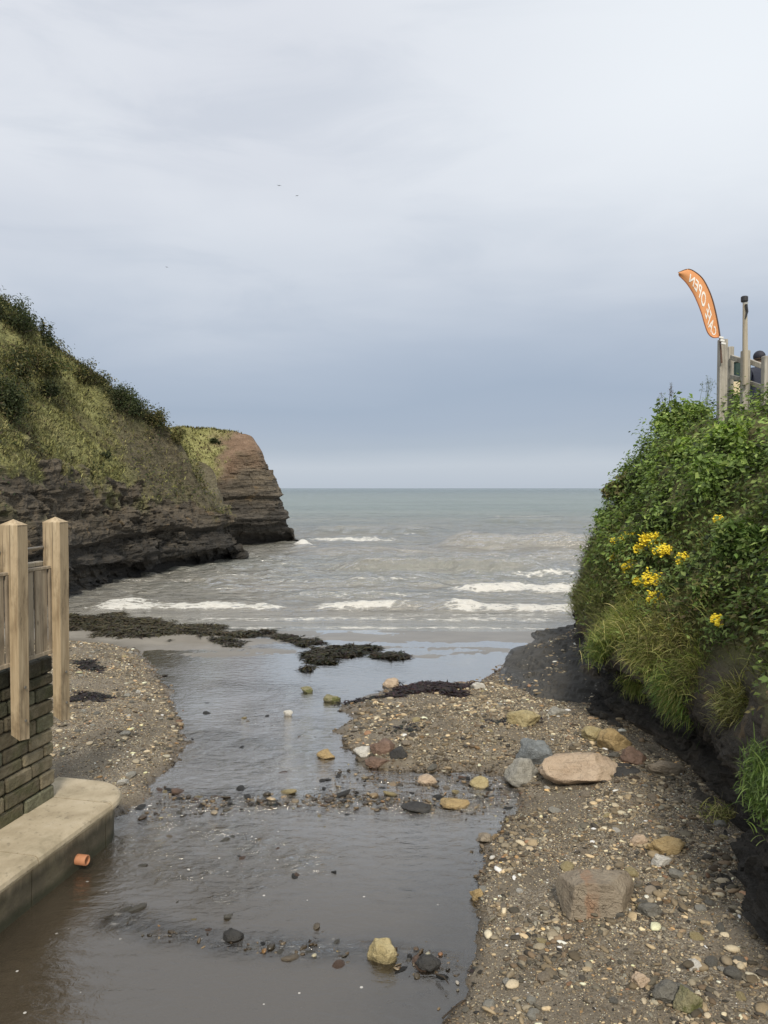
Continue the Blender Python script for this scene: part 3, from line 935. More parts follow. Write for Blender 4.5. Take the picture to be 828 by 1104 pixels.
HLP, HLN, HLV, HLVEG = P, hn, vflat, veg

# right bank
prof = [(-0.25, -0.25), (0.18, 0.55), (-0.10, 0.92), (0.36, 1.85), (1.04, 3.02), (1.60, 3.68), (2.12, 4.06), (5.5, 4.12)]


def bank_pts(off, z):
    out = []
    for x, y in BASE_XY:
        sc = 1.0 if y < 11 else 1 - 0.25 * (y - 11) / 2
        zz_ = z if z < 1.5 else z * (1.0 if y > 8 else 1.0)
        out.append((x + off * sc, y - (0.15 * off if y > 11 else 0), zz_))
    return out


curves = []
for off, z in prof:
    c = bank_pts(off, z)
    o2 = max(off, -0.1)
    # round the seaward nose and run on along the open shore
    c += [(3.75 + off * 0.75, 13.7 - off * 0.45, z), (4.7 + off * 0.35, 14.5 - off * 0.75, z), (6.5, 15.0 - off * 0.8, z * 0.98), (10, 15.4 - off * 0.7, z * 0.97), (18, 15.5 - off * 0.6, z)]
    curves.append(c)
curves.append([(x + 8, y * 0.92, 4.15) if y < 12.95 else (x + 6, y - 4.5, 4.15) for x, y, z in curves[0]])
curves[-1] = [(9 + 0.2 * i, -3 + 0.7 * i, 4.15) for i in range(len(curves[0]))]
curves[-2] = [(7.3 + 0.25 * i, -3 + 0.85 * i, 4.1) for i in range(len(curves[0]))]
NC = 760
G, vv = loft(curves, [34, 34, 60, 50, 24, 14, 8, 6], NC)
nr = len(G)
Nn = grid_normals(G)
if facing(G, Nn) < 0:
    Nn = -Nn
P = G.reshape(-1, 3)
vflat = np.repeat(vv, NC)
hn = Nn.reshape(-1, 3)
rock = 1 - sstep(1.8, 2.3, vflat + 0.2 * fbm(P * 0.8, 3))
lit = strata(P[:, 2] + 0.15 * fbm(P * 0.6, 3), 31, 0.14)
ARC = np.concatenate([[0], np.cumsum(np.linalg.norm(np.diff(G[0], axis=0), axis=1))])
arc = np.tile(ARC, nr)
zb = P[:, 2] + 0.12 * fbm(P * 0.5, 3)
blk = 0.6 * blocks(arc, zb, 0.21, 0.6, 5) + 0.5 * blocks(arc, zb, 0.10, 0.26, 6) + 0.3 * blocks(arc, zb, 0.05, 0.14, 7)
disp = rock * (0.075 * blk * sstep(0.1, 0.5, vflat) + 0.09 * lit + 0.22 * fbm(P * 0.9, 4) + 0.12 * fbm(P * 2.8, 4) + 0.05 * fbm(P * 9, 3)) + (1 - rock) * (0.28 * fbm(P * 0.8, 3) + 0.08 * fbm(P * 3, 3)) * (1 - sstep(5, 6, vflat))
disp *= 0.35 + 0.65 * sstep(0.0, 0.5, vflat)
# undercut below the lip
disp -= 0.14 * np.exp(-((vflat - 1.1) / 0.45) ** 2) * sstep(4.5, 6, P[:, 1]) * (1 - sstep(11.0, 12.5, P[:, 1]))
P = P + hn * disp[:, None]
VTHR = lerp(2.6, 2.0, sstep(6.2, 9.0, P[:, 1]))
bveg = sstep(-0.1, 0.25, vflat - VTHR + 0.45 * fbm(P * 0.9 + 2, 3))
BKT = vflat - VTHR
bk_f = grid_faces(nr, NC)
bk_o = mk('bank', P, bk_f, BANK, smooth=False, attrs={'veg': bveg * 0.8, 'clay': np.zeros(len(P))})
tag(bk_o, 'steep overgrown bank over an undercut black shale foot', 'bank', kind='structure')
solid_add(P, bk_f)
BKP, BKN, BKV = P, hn, vflat

# rock shelf at the bank's seaward foot
poly = np.concatenate([gp([(533, 724), (548, 704), (575, 690)]), np.array([[3.0, 15.2], [5.2, 15.6], [5.0, 10], [3.1, 9.2]]), gp([(612, 782), (570, 768), (545, 752), (533, 740)])])
sxs, sys_ = np.arange(1.2, 5.4, 0.04), np.arange(8.6, 16.4, 0.05)
SYY, SXX = np.meshgrid(sys_, sxs, indexing='ij')
X, Y = SXX.ravel(), SYY.ravel()
P3 = np.stack([X, Y, 0 * X], 1)
s = sdpoly(X, Y, poly) + 0.15 * fbm(P3 * 1.3, 3)
zt = terrain_z(X, Y)[0]
z = np.where(s > 0, 0.36 * s + 0.03 * np.clip(s / 0.08, 0, 1), s * 1.2)
z = np.where(z > 0.45, 0.45 + 0.35 * (z - 0.45), z)
z = z + np.clip(s, 0, 0.5) * 0.28 * fbm(P3 * 1.6, 4) + 0.03 * fbm(P3 * 5, 3) * sstep(0, 0.3, s)
zq = z + 0.10 * fbm(P3 * 0.8, 3)
st3 = np.floor(zq / 0.07) * 0.07 - zq + z
z = np.where(s > 0, lerp(z, st3, 0.55), z)
z = np.where(s > -0.1, np.maximum(z, -0.4), -0.4)
z = np.where(s > 0, np.maximum(z, zt - 0.02), -0.4)
P = np.stack([X, Y, z], 1)
sh_f = grid_faces(len(sys_), len(sxs))
keep = (s[sh_f] > -0.12).all(1)
sh_f = sh_f[keep]
sh_o = mk('rock_shelf', P, sh_f, SHELF, smooth=False, attrs={'veg': 0 * X, 'clay': 0 * X})
tag(sh_o, 'sloping dark shale shelf at the foot of the bank', 'rock shelf', kind='structure')
solid_add(P, sh_f)
SHT = BVHTree.FromPolygons(P.tolist(), sh_f.tolist())

BV = np.concatenate(BVH_V)
BF = np.concatenate(BVH_F)
TREE = BVHTree.FromPolygons(BV.tolist(), BF.tolist())


def hit(px, py, default_y=None):
    d = ray(px, py)
    h = TREE.ray_cast(Vector((0, 0, H)), Vector(d).normalized(), 500)
    if h[0] is None:
        return None
    return np.array(h[0]), np.array(h[1])


def ground(x, y):
    h = TREE.ray_cast(Vector((x, y, 2.0)), Vector((0, 0, -1)), 10)
    return h[0][2] if h[0] is not None else 0.0


def ter(x, y):
    return terrain_z(np.array([x]), np.array([y]))[0][0]


# ------------------------------------------------------------------ stones
def make_stone(name, box, mat, label, cat='stone', facet=0, seed=0, depth=0.75, sink=0.22, group=None, cuts=None, hz=None):
    x0, y0, x1, y1 = box
    cx = (x0 + x1) / 2
    h = hit(cx, y1 - 0.15 * (y1 - y0))
    p = h[0] if h is not None else at_z(cx, y1)
    if p[2] < 0 and hz is None:
        p = at_z(cx, y1 - 1, 0.0)
    D = p[1]
    W = (x1 - x0) * D / F
    dep = depth * W
    ext = (y1 - y0) * D / F
    sl = (y1 - 526) / F
    hh = max(ext - 0.45 * dep * sl, 0.42 * ext) if hz is None else hz
    total = hh / (1 - sink)
    r = np.random.default_rng(seed + 100)
    V, T = ICO4
    V = V.copy()
    for k in range(facet):
        n = r.normal(size=3)
        n[2] = n[2] * 0.8
        n /= np.linalg.norm(n)
        dcut = r.uniform(0.55, 0.82)
        e = V @ n - dcut
        V = V - np.maximum(e, 0)[:, None] * n * 0.93
    if cuts:
        V = ICO4[0] * 1.0
        for n, dcut in cuts:
            n = np.array(n, float)
            n /= np.linalg.norm(n)
            V = V - np.maximum(V @ n - dcut, 0)[:, None] * n * 0.97
        V = V * (1 + 0.05 * fbm(V * 1.4 + 3, 3)[:, None] + 0.03 * fbm(V * 5 + 7, 3)[:, None])
    V = V if cuts else V * (1 + 0.34 * fbm(V * 1.0 + r.uniform(0, 50, 3), 3)[:, None] + 0.09 * fbm(V * 3.2 + 7, 3)[:, None] + 0.02 * fbm(V * 11 + 7, 2)[:, None])
    ang = 0.0 if cuts else r.uniform(0, 6.28)
    tl = 0.0 if cuts else r.normal(0, 0.16)
    V = np.stack([V[:, 0], V[:, 1] * math.cos(tl) - V[:, 2] * math.sin(tl), V[:, 1] * math.sin(tl) + V[:, 2] * math.cos(tl)], 1)
    ca, sa = math.cos(ang), math.sin(ang)
    V = np.stack([V[:, 0] * ca - V[:, 1] * sa, V[:, 0] * sa + V[:, 1] * ca, V[:, 2]], 1)
    mn, mx = V.min(0), V.max(0)
    V = (V - (mn + mx) / 2) / ((mx - mn) / 2)
    V = V * np.array([W / 2, dep / 2, total / 2])
    V[:, 2] += total / 2 - total * sink
    c = np.array([cx_world(cx, D + dep * 0.35), D + dep * 0.35, 0])
    c[2] = p[2]
    o = mk(name, V, T, mat, loc=c)
    return tag(o, label, cat, group)


def cx_world(px, y):
    return (px - CX) / F * y


STONES = [
    ((583, 815, 681, 853), S_PINK, 'large smooth pinkish sandstone boulder on the shingle', 'boulder', 2, 'boulder'),
    ((557, 799, 600, 830), S_BLUE, 'blue grey slanted stone leaning behind the pale grey one', 'boulder', 9, 'boulder'),
    ((546, 820, 584, 850), S_PALE, 'pale grey angular stone at the water edge beside the pinkish boulder', 'boulder', 8, 'boulder'),
    ((645, 786, 684, 813), S_OCHRE, 'ochre orange boulder at the dark bank foot above the pinkish boulder', 'boulder', 5, 'boulder'),
    ((630, 785, 657, 802), S_YELL, 'yellowish slab touching the ochre boulder under the bank', 'stone', 6, 'slab'),
    ((672, 807, 702, 827), S_RED, 'dark reddish brown stone against the black bank foot', 'stone', 6, 'stone'),
    ((547, 767, 586, 786), S_YELL, 'rounded yellow buff boulder below the dark rock shelf', 'boulder', 3, 'boulder'),
    ((606, 949, 694, 993), S_BAND, 'angular brown boulder with an orange patch on the near shingle', 'boulder', 9, 'boulder'),
    ((700, 904, 745, 924), S_OCHRE, 'flat ochre stone lying near the right bank', 'stone', 3, 'stone'),
    ((682, 901, 703, 914), S_PINK, 'small peach stone touching the flat ochre stone', 'stone', 3, 'stone'),
    ((707, 923, 729, 937), S_WHITE, 'flat white stone just in front of the flat ochre stone', 'stone', 7, 'stone'),
    ((693, 975, 721, 991), S_GREY, 'small dark grey stone beside the angular brown boulder', 'stone', 5, 'stone'),
    ((708, 1059, 757, 1087), S_GREY, 'grey slanted stone behind the mossy green stone', 'stone', 8, 'stone'),
    ((732, 1066, 766, 1097), S_MOSS, 'mossy yellow green stone on the nearest shingle', 'stone', 7, 'stone'),
    ((395, 1011, 429, 1041), S_YELL, 'yellow stone standing up in the shallow stream', 'stone', 8, 'stone'),
    ((448, 1030, 477, 1048), S_DARK, 'black weedy stone in the stream beside the yellow stone', 'stone', 4, 'stone'),
    ((474, 860, 508, 873), S_OCHRE, 'blocky ochre stone standing in the riffle', 'stone', 9, 'stone'),
    ((507, 837, 529, 851), S_YELL, 'round yellow stone at the shingle edge above the riffle', 'stone', 2, 'stone'),
    ((340, 808, 361, 819), S_OCHRE, 'small orange stone at the tip of the shingle bar', 'stone', 4, 'stone'),
    ((288, 779, 311, 790), S_OCHRE, 'low sandy orange stone out in the middle of the stream', 'stone', 2, 'stone'),
    ((304, 766, 315, 773), S_WHITE, 'single small white stone in the middle of the stream', 'stone', 3, 'stone'),
    ((342, 896, 394, 907), S_MOSS, 'flat mossy stone barely showing above the stream', 'stone', 3, 'stone'),
    ((412, 732, 431, 742), S_PINK, 'pale peach stone at the head of the dark weed strand', 'stone', 4, 'stone'),
    ((348, 749, 367, 758), S_MOSS, 'green coated stone at the far tip of the shingle bar', 'stone', 3, 'stone'),
    ((148, 1004, 188, 1016), S_PINK, 'flat orange pink slab in the nearest riffle', 'stone', 4, 'stone'),
    ((252, 1014, 288, 1029), S_YELL, 'low yellowish stone in the nearest riffle', 'stone', 5, 'stone'),
    ((747, 1036, 764, 1048), S_WHITE, 'cream white stone on the near shingle by the bank', 'stone', 3, 'stone'),
    ((686, 1050, 707, 1067), S_PINK, 'slanted pinkish cream stone above the grey slanted stone', 'stone', 7, 'stone'),
    ((432, 866, 466, 877), S_DARK, 'dark brown wet stone in the riffle left of the blocky ochre stone', 'stone', 4, 'stone'),
    ((398, 799, 426, 815), S_RED, 'reddish stone on the lower edge of the shingle bar', 'stone', 5, 'stone'),
    ((380, 806, 402, 817), S_WHITE, 'pale flat stone left of the reddish stone on the bar edge', 'stone', 4, 'stone'),
    ((392, 816, 424, 830), S_RED, 'dark red brown stone below the reddish stone in the bar edge', 'stone', 5, 'stone'),
    ((420, 806, 440, 820), S_DARK, 'black stone right of the reddish stone on the bar edge', 'stone', 5, 'stone'),
    ((450, 836, 472, 847), S_PINK, 'peach stone half in the water above the riffle', 'stone', 5, 'stone'),
    ((508, 958, 523, 972), S_OCHRE, 'small ochre stone on the right water edge of the near pool', 'stone', 5, 'stone'),
    ((508, 736, 524, 744), S_WHITE, 'pale stone at the right end of the dark weed strand', 'stone', 4, 'stone'),
    ((514, 898, 536, 909), S_BROWN, 'brown stones edge lump where shingle meets the pool', 'stone', 5, 'stone'),
    ((592, 763, 614, 774), S_PALE, 'pale grey flat stone right of the rounded yellow buff boulder', 'stone', 5, 'stone'),
    ((640, 818, 700, 838), S_DARK, 'low dark slab under the overhang behind the pinkish boulder', 'stone', 7, 'slab'),
    ((700, 820, 740, 838), S_BROWN, 'dark brown slab lying along the bank foot', 'stone', 7, 'slab'),
    ((323, 741, 337, 748), S_MOSS, 'small green stone out on the wet sand', 'stone', 3, 'stone'),
    ((236, 1003, 260, 1016), S_DARK, 'black weedy lump in the nearest riffle beside the low yellowish stone', 'stone', 4, 'stone'),
]
for i, (box, mat, label, nm, facet, cat) in enumerate(STONES):
    small = (box[2] - box[0]) < 40
    low = label.startswith(('low ', 'flat mossy', 'flat orange'))
    make_stone(nm, box, mat, label, cat, facet + 2, {6: 321, 7: 207, 4: 55}.get(i, i), depth=0.8 if small else 0.62, sink=0.62 if low else 0.34, hz=0.035 if low else (0.21 if i == 7 else None), cuts=[((0.05, 0.1, 1), 0.42), ((-0.15, -1, 0.12), 0.45), ((-1, -0.15, 0.12), 0.62), ((0.75, -0.35, 0.6), 0.55), ((1, -0.5, 0), 0.6), ((0, 1, 0.2), 0.6), ((-0.5, 0.1, 0.9), 0.55)] if i == 7 else None)

# cobbles: the larger loose stones lying on the shingle
cob_mats = [S_PALE, S_WHITE, S_BROWN, S_BROWN, S_GREY, S_YELL, S_YELL, S_GREY, S_PALE]
cobble_meshes = []
for k in range(12):
    r = np.random.default_rng(900 + k)
    V, T = ICO3
    V = V.copy()
    for _ in range(5):
        n = r.normal(size=3)
        n /= np.linalg.norm(n)
        V = V - np.maximum(V @ n - r.uniform(0.6, 0.85), 0)[:, None] * n * 0.9
    V = V * (1 + 0.2 * fbm(V * 1.2 + r.uniform(0, 50, 3), 3)[:, None]) * np.array([1, r.uniform(0.6, 0.9), r.uniform(0.35, 0.6)])
    cobble_meshes.append((V, T))
cobs, cn = {}, 0
tries = 0
while cn < 85 and tries < 4000:
    tries += 1
    if random.random() < 0.75:
        px, py = random.uniform(365, 800), random.uniform(745, 1100)
    else:
        px, py = random.uniform(80, 205), random.uniform(700, 850)
    h = hit(px, py)
    if h is None or h[1][2] < 0.8:
        continue
    p = h[0]
    zz_, sh_, sa_, sr_, sl_ = [q[0] for q in terrain_z(np.array([p[0]]), np.array([p[1]]))]
    if max(sr_, sl_) < 0.02 or p[2] > zz_ + 0.03:
        continue
    mi = random.randrange(len(cob_mats))
    key = (cn % 12, mi)
    if key not in cobs:
        V, T = cobble_meshes[cn % 12]
        o = mk('cobble', V, T, cob_mats[mi])
        cobs[key] = o
    else:
        o = cobs[key].copy()
        COL.objects.link(o)
    sc = random.choice((0.03, 0.035, 0.04, 0.045, 0.06)) * (1.0 if p[1] < 7 else 1.2)
    o.scale = (sc, sc, sc)
    o.location = (p[0], p[1], p[2] + 0.12 * sc)
    o.rotation_euler = (random.uniform(-0.2, 0.2), random.uniform(-0.2, 0.2), random.uniform(0, 6.28))
    tag(o, 'fist sized cobble lying loose among the small shingle pebbles', 'cobble', 'cobbles scattered over the shingle')
    cn += 1


# stones breaking the surface of the riffles
cn, tries = 0, 0
while cn < 140 and tries < 6000:
    tries += 1
    if cn < 74:
        px, py = random.uniform(150, 550), random.gauss(853, 11)
        if px < 330 and py < 850:
            continue
    elif cn >= 95:
        if random.random() < 0.5:
            px, py = random.gauss(300, 45), random.gauss(785, 26)
        else:
            px, py = random.gauss(250, 60), random.gauss(925, 28)
    else:
        px = random.uniform(130, 500)
        py = 995 + (px - 130) * 0.12 + random.gauss(0, 14)
    p = at_z(px, py)
    zz_, sh_, sa_, sr_, sl_ = [q[0] for q in terrain_z(np.array([p[0]]), np.array([p[1]]))]
    if max(sr_, sl_) > 0.0:
        continue
    V, T = cobble_meshes[cn % 12]
    mi = random.choice((3, 4, 9, 9, 2, 10, 9, 4, 5))
    key = ('riffle', cn % 12, mi)
    if key not in cobs:
        cobs[key] = o = mk('wet_stone', V, T, (cob_mats + [S_DARK, S_RED])[mi])
    else:
        o = cobs[key].copy()
        COL.objects.link(o)
    sc = random.uniform(0.022, 0.07)
    o.scale = (sc * random.uniform(1, 1.6), sc, sc * 0.8)
    o.location = (p[0], p[1], (random.uniform(-0.5, 0.0) if cn < 95 else random.uniform(-0.62, -0.25)) * sc)
    o.rotation_euler = (random.uniform(-0.4, 0.4), random.uniform(-0.4, 0.4), random.uniform(0, 6.28))
    tag(o, 'small wet stone breaking the surface of a riffle', 'stone', 'wet stones in the riffles')
    cn += 1


# shingle: pebbles nobody could count
def pebble_material():
    m = M('pebble')
    c = m.attr('Col', 'Color')
    p = m.pos()
    c = m.mix(m.map(m.noise(p, 90, 3), 0.45, 0.65, 0, 0.4), c, m.mix(1.0, c, (0.55, 0.52, 0.48), 'MULTIPLY'))
    z = m.n('SeparateXYZ', None, Vector=p).outputs[2]
    wet = m.map(m.math('ADD', z, m.math('MULTIPLY', m.math('SUBTRACT', m.noise(p, 2.2, 4), 0.5), 0.06)), 0.075, 0.02)
    c = m.mix(wet, c, m.mix(1.0, c, (0.5, 0.46, 0.42), 'MULTIPLY'))
    return m.done(m.principled(c, m.map(wet, 0, 1, 0.8, 0.3)))


PEB = pebble_material()
PAL = np.array([(0.10, 0.095, 0.085), (0.16, 0.14, 0.115), (0.22, 0.185, 0.14), (0.30, 0.25, 0.185), (0.26, 0.235, 0.20), (0.06, 0.055, 0.052), (0.36, 0.33, 0.28), (0.48, 0.46, 0.41),
                (0.31, 0.21, 0.12), (0.24, 0.15, 0.105), (0.13, 0.10, 0.075), (0.19, 0.19, 0.18)])
PAL = PAL * np.array([1.11, 1.04, 0.87])
PW = np.array([1.4, 1.8, 2.0, 1.5, 1.2, 1.3, 0.9, 0.5, 0.25, 0.15, 1.6, 0.6])
PW = PW / PW.sum()


ICO0 = ico(0)


def pebbles(name, pts, size, rng, label, cat, base_mesh=None):
    n = len(pts)
    bV, bT = base_mesh or ICO1
    var = []
    for k in range(8):
        r = np.random.default_rng(k)
        V = bV.copy()
        for _ in range(3):
            nn = r.normal(size=3)
            nn /= np.linalg.norm(nn)
            V = V - np.maximum(V @ nn - 0.7, 0)[:, None] * nn
        V = V * (1 + 0.25 * fbm(V * 1.2 + k * 9, 2)[:, None])
        var.append(V)
    var = np.array(var)
    base = var[rng.integers(0, 8, n)]                     # n,42,3
    sc = np.stack([size, size * rng.uniform(0.42, 0.9, n), size * rng.uniform(0.18, 0.45, n)], 1)
    base = base * sc[:, None, :]
    th = rng.uniform(0, 2 * math.pi, n)
    tl = rng.normal(0, 0.28, n)
    y, z = base[..., 1] * np.cos(tl)[:, None] - base[..., 2] * np.sin(tl)[:, None], base[..., 1] * np.sin(tl)[:, None] + base[..., 2] * np.cos(tl)[:, None]
    x = base[..., 0]
    X = x * np.cos(th)[:, None] - y * np.sin(th)[:, None]
    Y = x * np.sin(th)[:, None] + y * np.cos(th)[:, None]
    V = np.stack([X, Y, z], 2) + pts[:, None, :]
    T = (bT[None] + (np.arange(n) * len(bV))[:, None, None]).reshape(-1, 3)
    col = PAL[rng.choice(len(PAL), n, p=PW)] * np.exp(rng.normal(0, 0.52, (n, 1)))
    col = col * lerp(0.5, 1.0, sstep(-0.42, -0.12, fbm(pts * np.array([0.9, 1.5, 1]) + 31, 4)))[:, None]
    col = np.clip(col, 0.02, 0.72)
    col = np.repeat(col, len(bV), 0)
    o = mk(name, V.reshape(-1, 3), T, PEB, attrs={'Col': col})
    return tag(o, label, cat, kind='stuff')


def scatter_shingle(n, xr, yr, side):
    # more of them near the viewer, where each one shows
    y = yr[0] * (yr[1] / yr[0]) ** R.random(n)
    x = R.uniform(xr[0], xr[1], n)
    z, sh, sa, sr, sl = terrain_z(x, y)
    s_ = sr if side == 'r' else sl
    P3 = np.stack([x, y, 0 * x], 1)
    dens = sstep(-0.28, 0.18, fbm(P3 * 0.9, 3) + 0.5 * fbm(P3 * 3.5 + 3, 2)) * 0.9 + 0.1
    rifk = np.maximum(np.exp(-(dline(x, y, RIF1) / 0.32) ** 2), np.exp(-(dline(x, y, RIF1B) / 0.3) ** 2)) * 0.55 if side == 'r' else 0
    rifk = np.maximum(rifk, 0.20 * np.exp(-(dline(x, y, RIF2) / 0.22) ** 2)) if side == 'r' else 0
    z = np.where((s_ < -0.05) & (np.abs(z) < 0.06), R.uniform(-0.006, 0.005, n), z)
    k = (R.random(n) < np.maximum(np.where(s_ > -0.10 * R.random(len(x)) ** 2, dens, 0), rifk))
    x, y, z = x[k], y[k], z[k]
    size = np.exp(R.normal(math.log(0.0095), 0.58, len(x))) * (0.85 + 0.045 * y)
    size = size * (1 + 1.1 * np.clip(fbm(np.stack([s_[k] * 2.6, y * 0.35, 0 * y + 3], 1), 3), -0.45, 0.7))
    size = np.clip(size, 0.005, 0.05)
    return np.stack([x, y, z + 0.15 * size], 1), size


rg = np.random.default_rng(55)
lp, ls = [], []
for o_ in list(COL.objects):
    if o_.get('category') in ('boulder', 'slab', 'stone') and o_.name.split('.')[0] != 'wet_stone' and o_.location[2] > 0.03:
        dx, dy = o_.dimensions[0] / 2, o_.dimensions[1] / 2
        if dx == 0:
            bb = np.array([v.co[:] for v in o_.data.vertices])
            dx, dy = np.ptp(bb[:, 0]) / 2, np.ptp(bb[:, 1]) / 2
        for k in range(int(60 * (dx + dy) / 0.5) + 10):
            a_ = rg.uniform(0, 2 * math.pi)
            f_ = rg.uniform(0.82, 1.12)
            x_, y_ = o_.location[0] + dx * f_ * math.cos(a_), o_.location[1] + dy * f_ * math.sin(a_)
            sz = float(np.exp(rg.normal(math.log(0.013), 0.4)))
            lp.append((x_, y_, rg.uniform(0.0, 0.9) * sz))
            ls.append(sz)
lp = np.array(lp)
lp[:, 2] += terrain_z(lp[:, 0], lp[:, 1])[0]
pebbles('shingle', lp, np.array(ls), rg, 'loose pebbles lodged round the feet of the larger stones', 'shingle')


def fine_gravel(n, xr, yr, side):
    y = yr[0] * (yr[1] / yr[0]) ** R.random(n)
    x = R.uniform(xr[0], xr[1], n)
    z, sh, sa, sr, sl = terrain_z(x, y)
    s_ = sr if side == 'r' else sl
    P3 = np.stack([x, y, 0 * x], 1)
    k = (s_ > -0.05 * R.random(n)) & (R.random(n) < 0.35 + 0.65 * sstep(-0.35, 0.1, fbm(P3 * 0.9, 3) + 0.5 * fbm(P3 * 3.5 + 3, 2)))
    x, y, z = x[k], y[k], z[k]
    size = np.exp(R.normal(math.log(0.0062), 0.30, len(x))) * (0.35 + 0.105 * y)
    return np.stack([x, y, z + 0.1 * size], 1), size


pts, size = fine_gravel(150000, (0.3, 3.3), (3.2, 12.0), 'r')
pebbles('gravel', pts, size, R, 'fine grey tan gravel between the pebbles of the right hand bank', 'gravel', ICO0)
pts, size = fine_gravel(90000, (-6.5, -1.7), (6.0, 13.5), 'l')
pebbles('gravel', pts, size, R, 'fine tan gravel of the shingle spit behind the stone wall', 'gravel', ICO0)
pts, size = scatter_shingle(80000, (-2.2, 3.4), (3.0, 12.5), 'r')
pebbles('shingle', pts, size, R, 'loose mixed brown and grey pebbles of the right hand bank', 'shingle')
pts, size = scatter_shingle(26000, (-7.5, -1.6), (5.8, 14.0), 'l')
pebbles('shingle', pts, size, R, 'loose brown pebbles of the shingle spit behind the stone wall', 'shingle')

rs = np.random.default_rng(12)
sx_ = rs.uniform(1.7, 3.6, 5000)
sy2 = rs.uniform(9.8, 15.0, 5000)
kk = sstep(-0.1, 0.35, fbm(np.stack([sx_ * 1.1, sy2 * 0.9, 0 * sx_], 1), 3)) > rs.random(5000) * 1.3
pp_ = []
for a_, b_ in zip(sx_[kk], sy2[kk]):
    h_ = SHT.ray_cast(Vector((a_, b_, 3)), Vector((0, 0, -1)), 6)
    if h_[0] is not None and h_[0][2] > 0.06:
        pp_.append(h_[0])
pp_ = np.array(pp_)
pebbles('shingle', pp_, np.exp(rs.normal(math.log(0.019), 0.5, len(pp_))), rs, 'pale stone chips scattered over the dark rock shelf', 'shingle')

# ------------------------------------------------------------------ seaweed
def blades(base, dirs, length, width, droop, rng, lev=3):
    """curved tapering strips; returns V (n*(2*lev+1)), T"""
    n = len(base)
    d = dirs / (np.linalg.norm(dirs, axis=1)[:, None] + 1e-9)
    side = np.cross(d, np.array([0, 0, 1.0]) + 0.3 * rng.normal(size=(n, 3)))
    side /= np.linalg.norm(side, axis=1)[:, None] + 1e-9
    P = base.copy()
    rows = []
    seg = (length / lev)[:, None]
    for k in range(lev):
        wk = (width * (1 - 0.55 * k / lev))[:, None]
        rows += [P - side * wk / 2, P + side * wk / 2]
        P = P + d * seg
        d = d + np.array([0, 0, -1.0]) * (droop[:, None] / lev)
        d /= np.linalg.norm(d, axis=1)[:, None]
    rows.append(P)
    V = np.stack(rows, 1)
    m = 2 * lev + 1
    T = []
    for k in range(lev - 1):
        T += [(2 * k, 2 * k + 1, 2 * k + 3), (2 * k, 2 * k + 3, 2 * k + 2)]
    T.append((2 * lev - 2, 2 * lev - 1, 2 * lev))
    T = (np.array(T)[None] + (np.arange(n) * m)[:, None, None]).reshape(-1, 3)
    return V.reshape(-1, 3), T, m


def weed_material():
    m = M('seaweed')
    c = m.attr('Col', 'Color')
    return m.done(m.principled(c, 0.6, Specular_IOR_Level=0.25))


WEED = weed_material()


def in_poly(poly, n, rng):
    mn, mx = poly.min(0), poly.max(0)
    out = np.zeros((0, 2))
    while len(out) < n:
        q = rng.uniform(mn, mx, (n * 2, 2))
        out = np.concatenate([out, q[sdpoly(q[:, 0], q[:, 1], poly) > 0]])
    return out[:n]


def seaweed(pxpoly, n, label, thick=0.06, col=(0.035, 0.030, 0.014), ln=0.12):
    thick = thick * 0.6
    col = tuple(0.62 * k for k in col)
    poly = gp(pxpoly, 0.03)
    r = np.random.default_rng(len(label) + n)
    mn, mx = poly.min(0) - 0.5, poly.max(0) + 0.5
    q = r.uniform(mn, mx, (n * 6, 2))
    e_ = (0.48 if n > 1500 else 0.22) * min(1.0, np.ptp(poly[:, 1]) / 1.2)
    s = sdpoly(q[:, 0], q[:, 1], poly) + e_ * (fbm(np.stack([q[:, 0] * 1.2, q[:, 1] * 1.6, 0 * q[:, 0]], 1), 3) * 1.8 + 0.7 * fbm(np.stack([q[:, 0] * 4, q[:, 1] * 4, 0 * q[:, 0]], 1), 3)) - 0.22 * e_
    lump = 0.5 + 0.8 * fbm(np.stack([q[:, 0] * 3, q[:, 1] * 3, 0 * q[:, 0]], 1), 3)
    keep = (s > 0) & (r.random(len(q)) < np.clip(s / 0.10, 0.15, 1)) & (lump + 3 * s > 0.3)
    q, s, lump = q[keep][:n], s[keep][:n], lump[keep][:n]
    z0 = terrain_z(q[:, 0], q[:, 1])[0]
    n = len(q)
    top = thick * np.clip(s / 0.15, 0, 1) * np.clip(lump + 0.3, 0.1, 1.4)
    z = np.maximum(z0, 0.0) + r.uniform(0, 1, n) ** 0.6 * top + 0.006
    th = r.uniform(0, 2 * math.pi, n)
    d = np.stack([np.cos(th), np.sin(th), r.normal(0.02, 0.18, n)], 1)
    V, T, m = blades(np.stack([q[:, 0], q[:, 1], z], 1), d, r.uniform(0.5, 1.5, n) * ln, r.uniform(0.014, 0.035, n), r.uniform(0.2, 1.2, n), r)
    V[:, 2] = np.maximum(V[:, 2], 0.004)
    c = np.array(col)[None] * r.uniform(0.35, 1.9, (n, 1)) * np.array([1, 1, 1]) + r.uniform(0, 0.012, (n, 3))
    c0 = V.mean(0)
    c0[2] = 0
    o = mk('seaweed', V - c0, T, WEED, smooth=False, attrs={'Col': np.repeat(c, m, 0)}, loc=c0)
    return tag(o, label, 'seaweed', 'seaweed washed up on the beach')


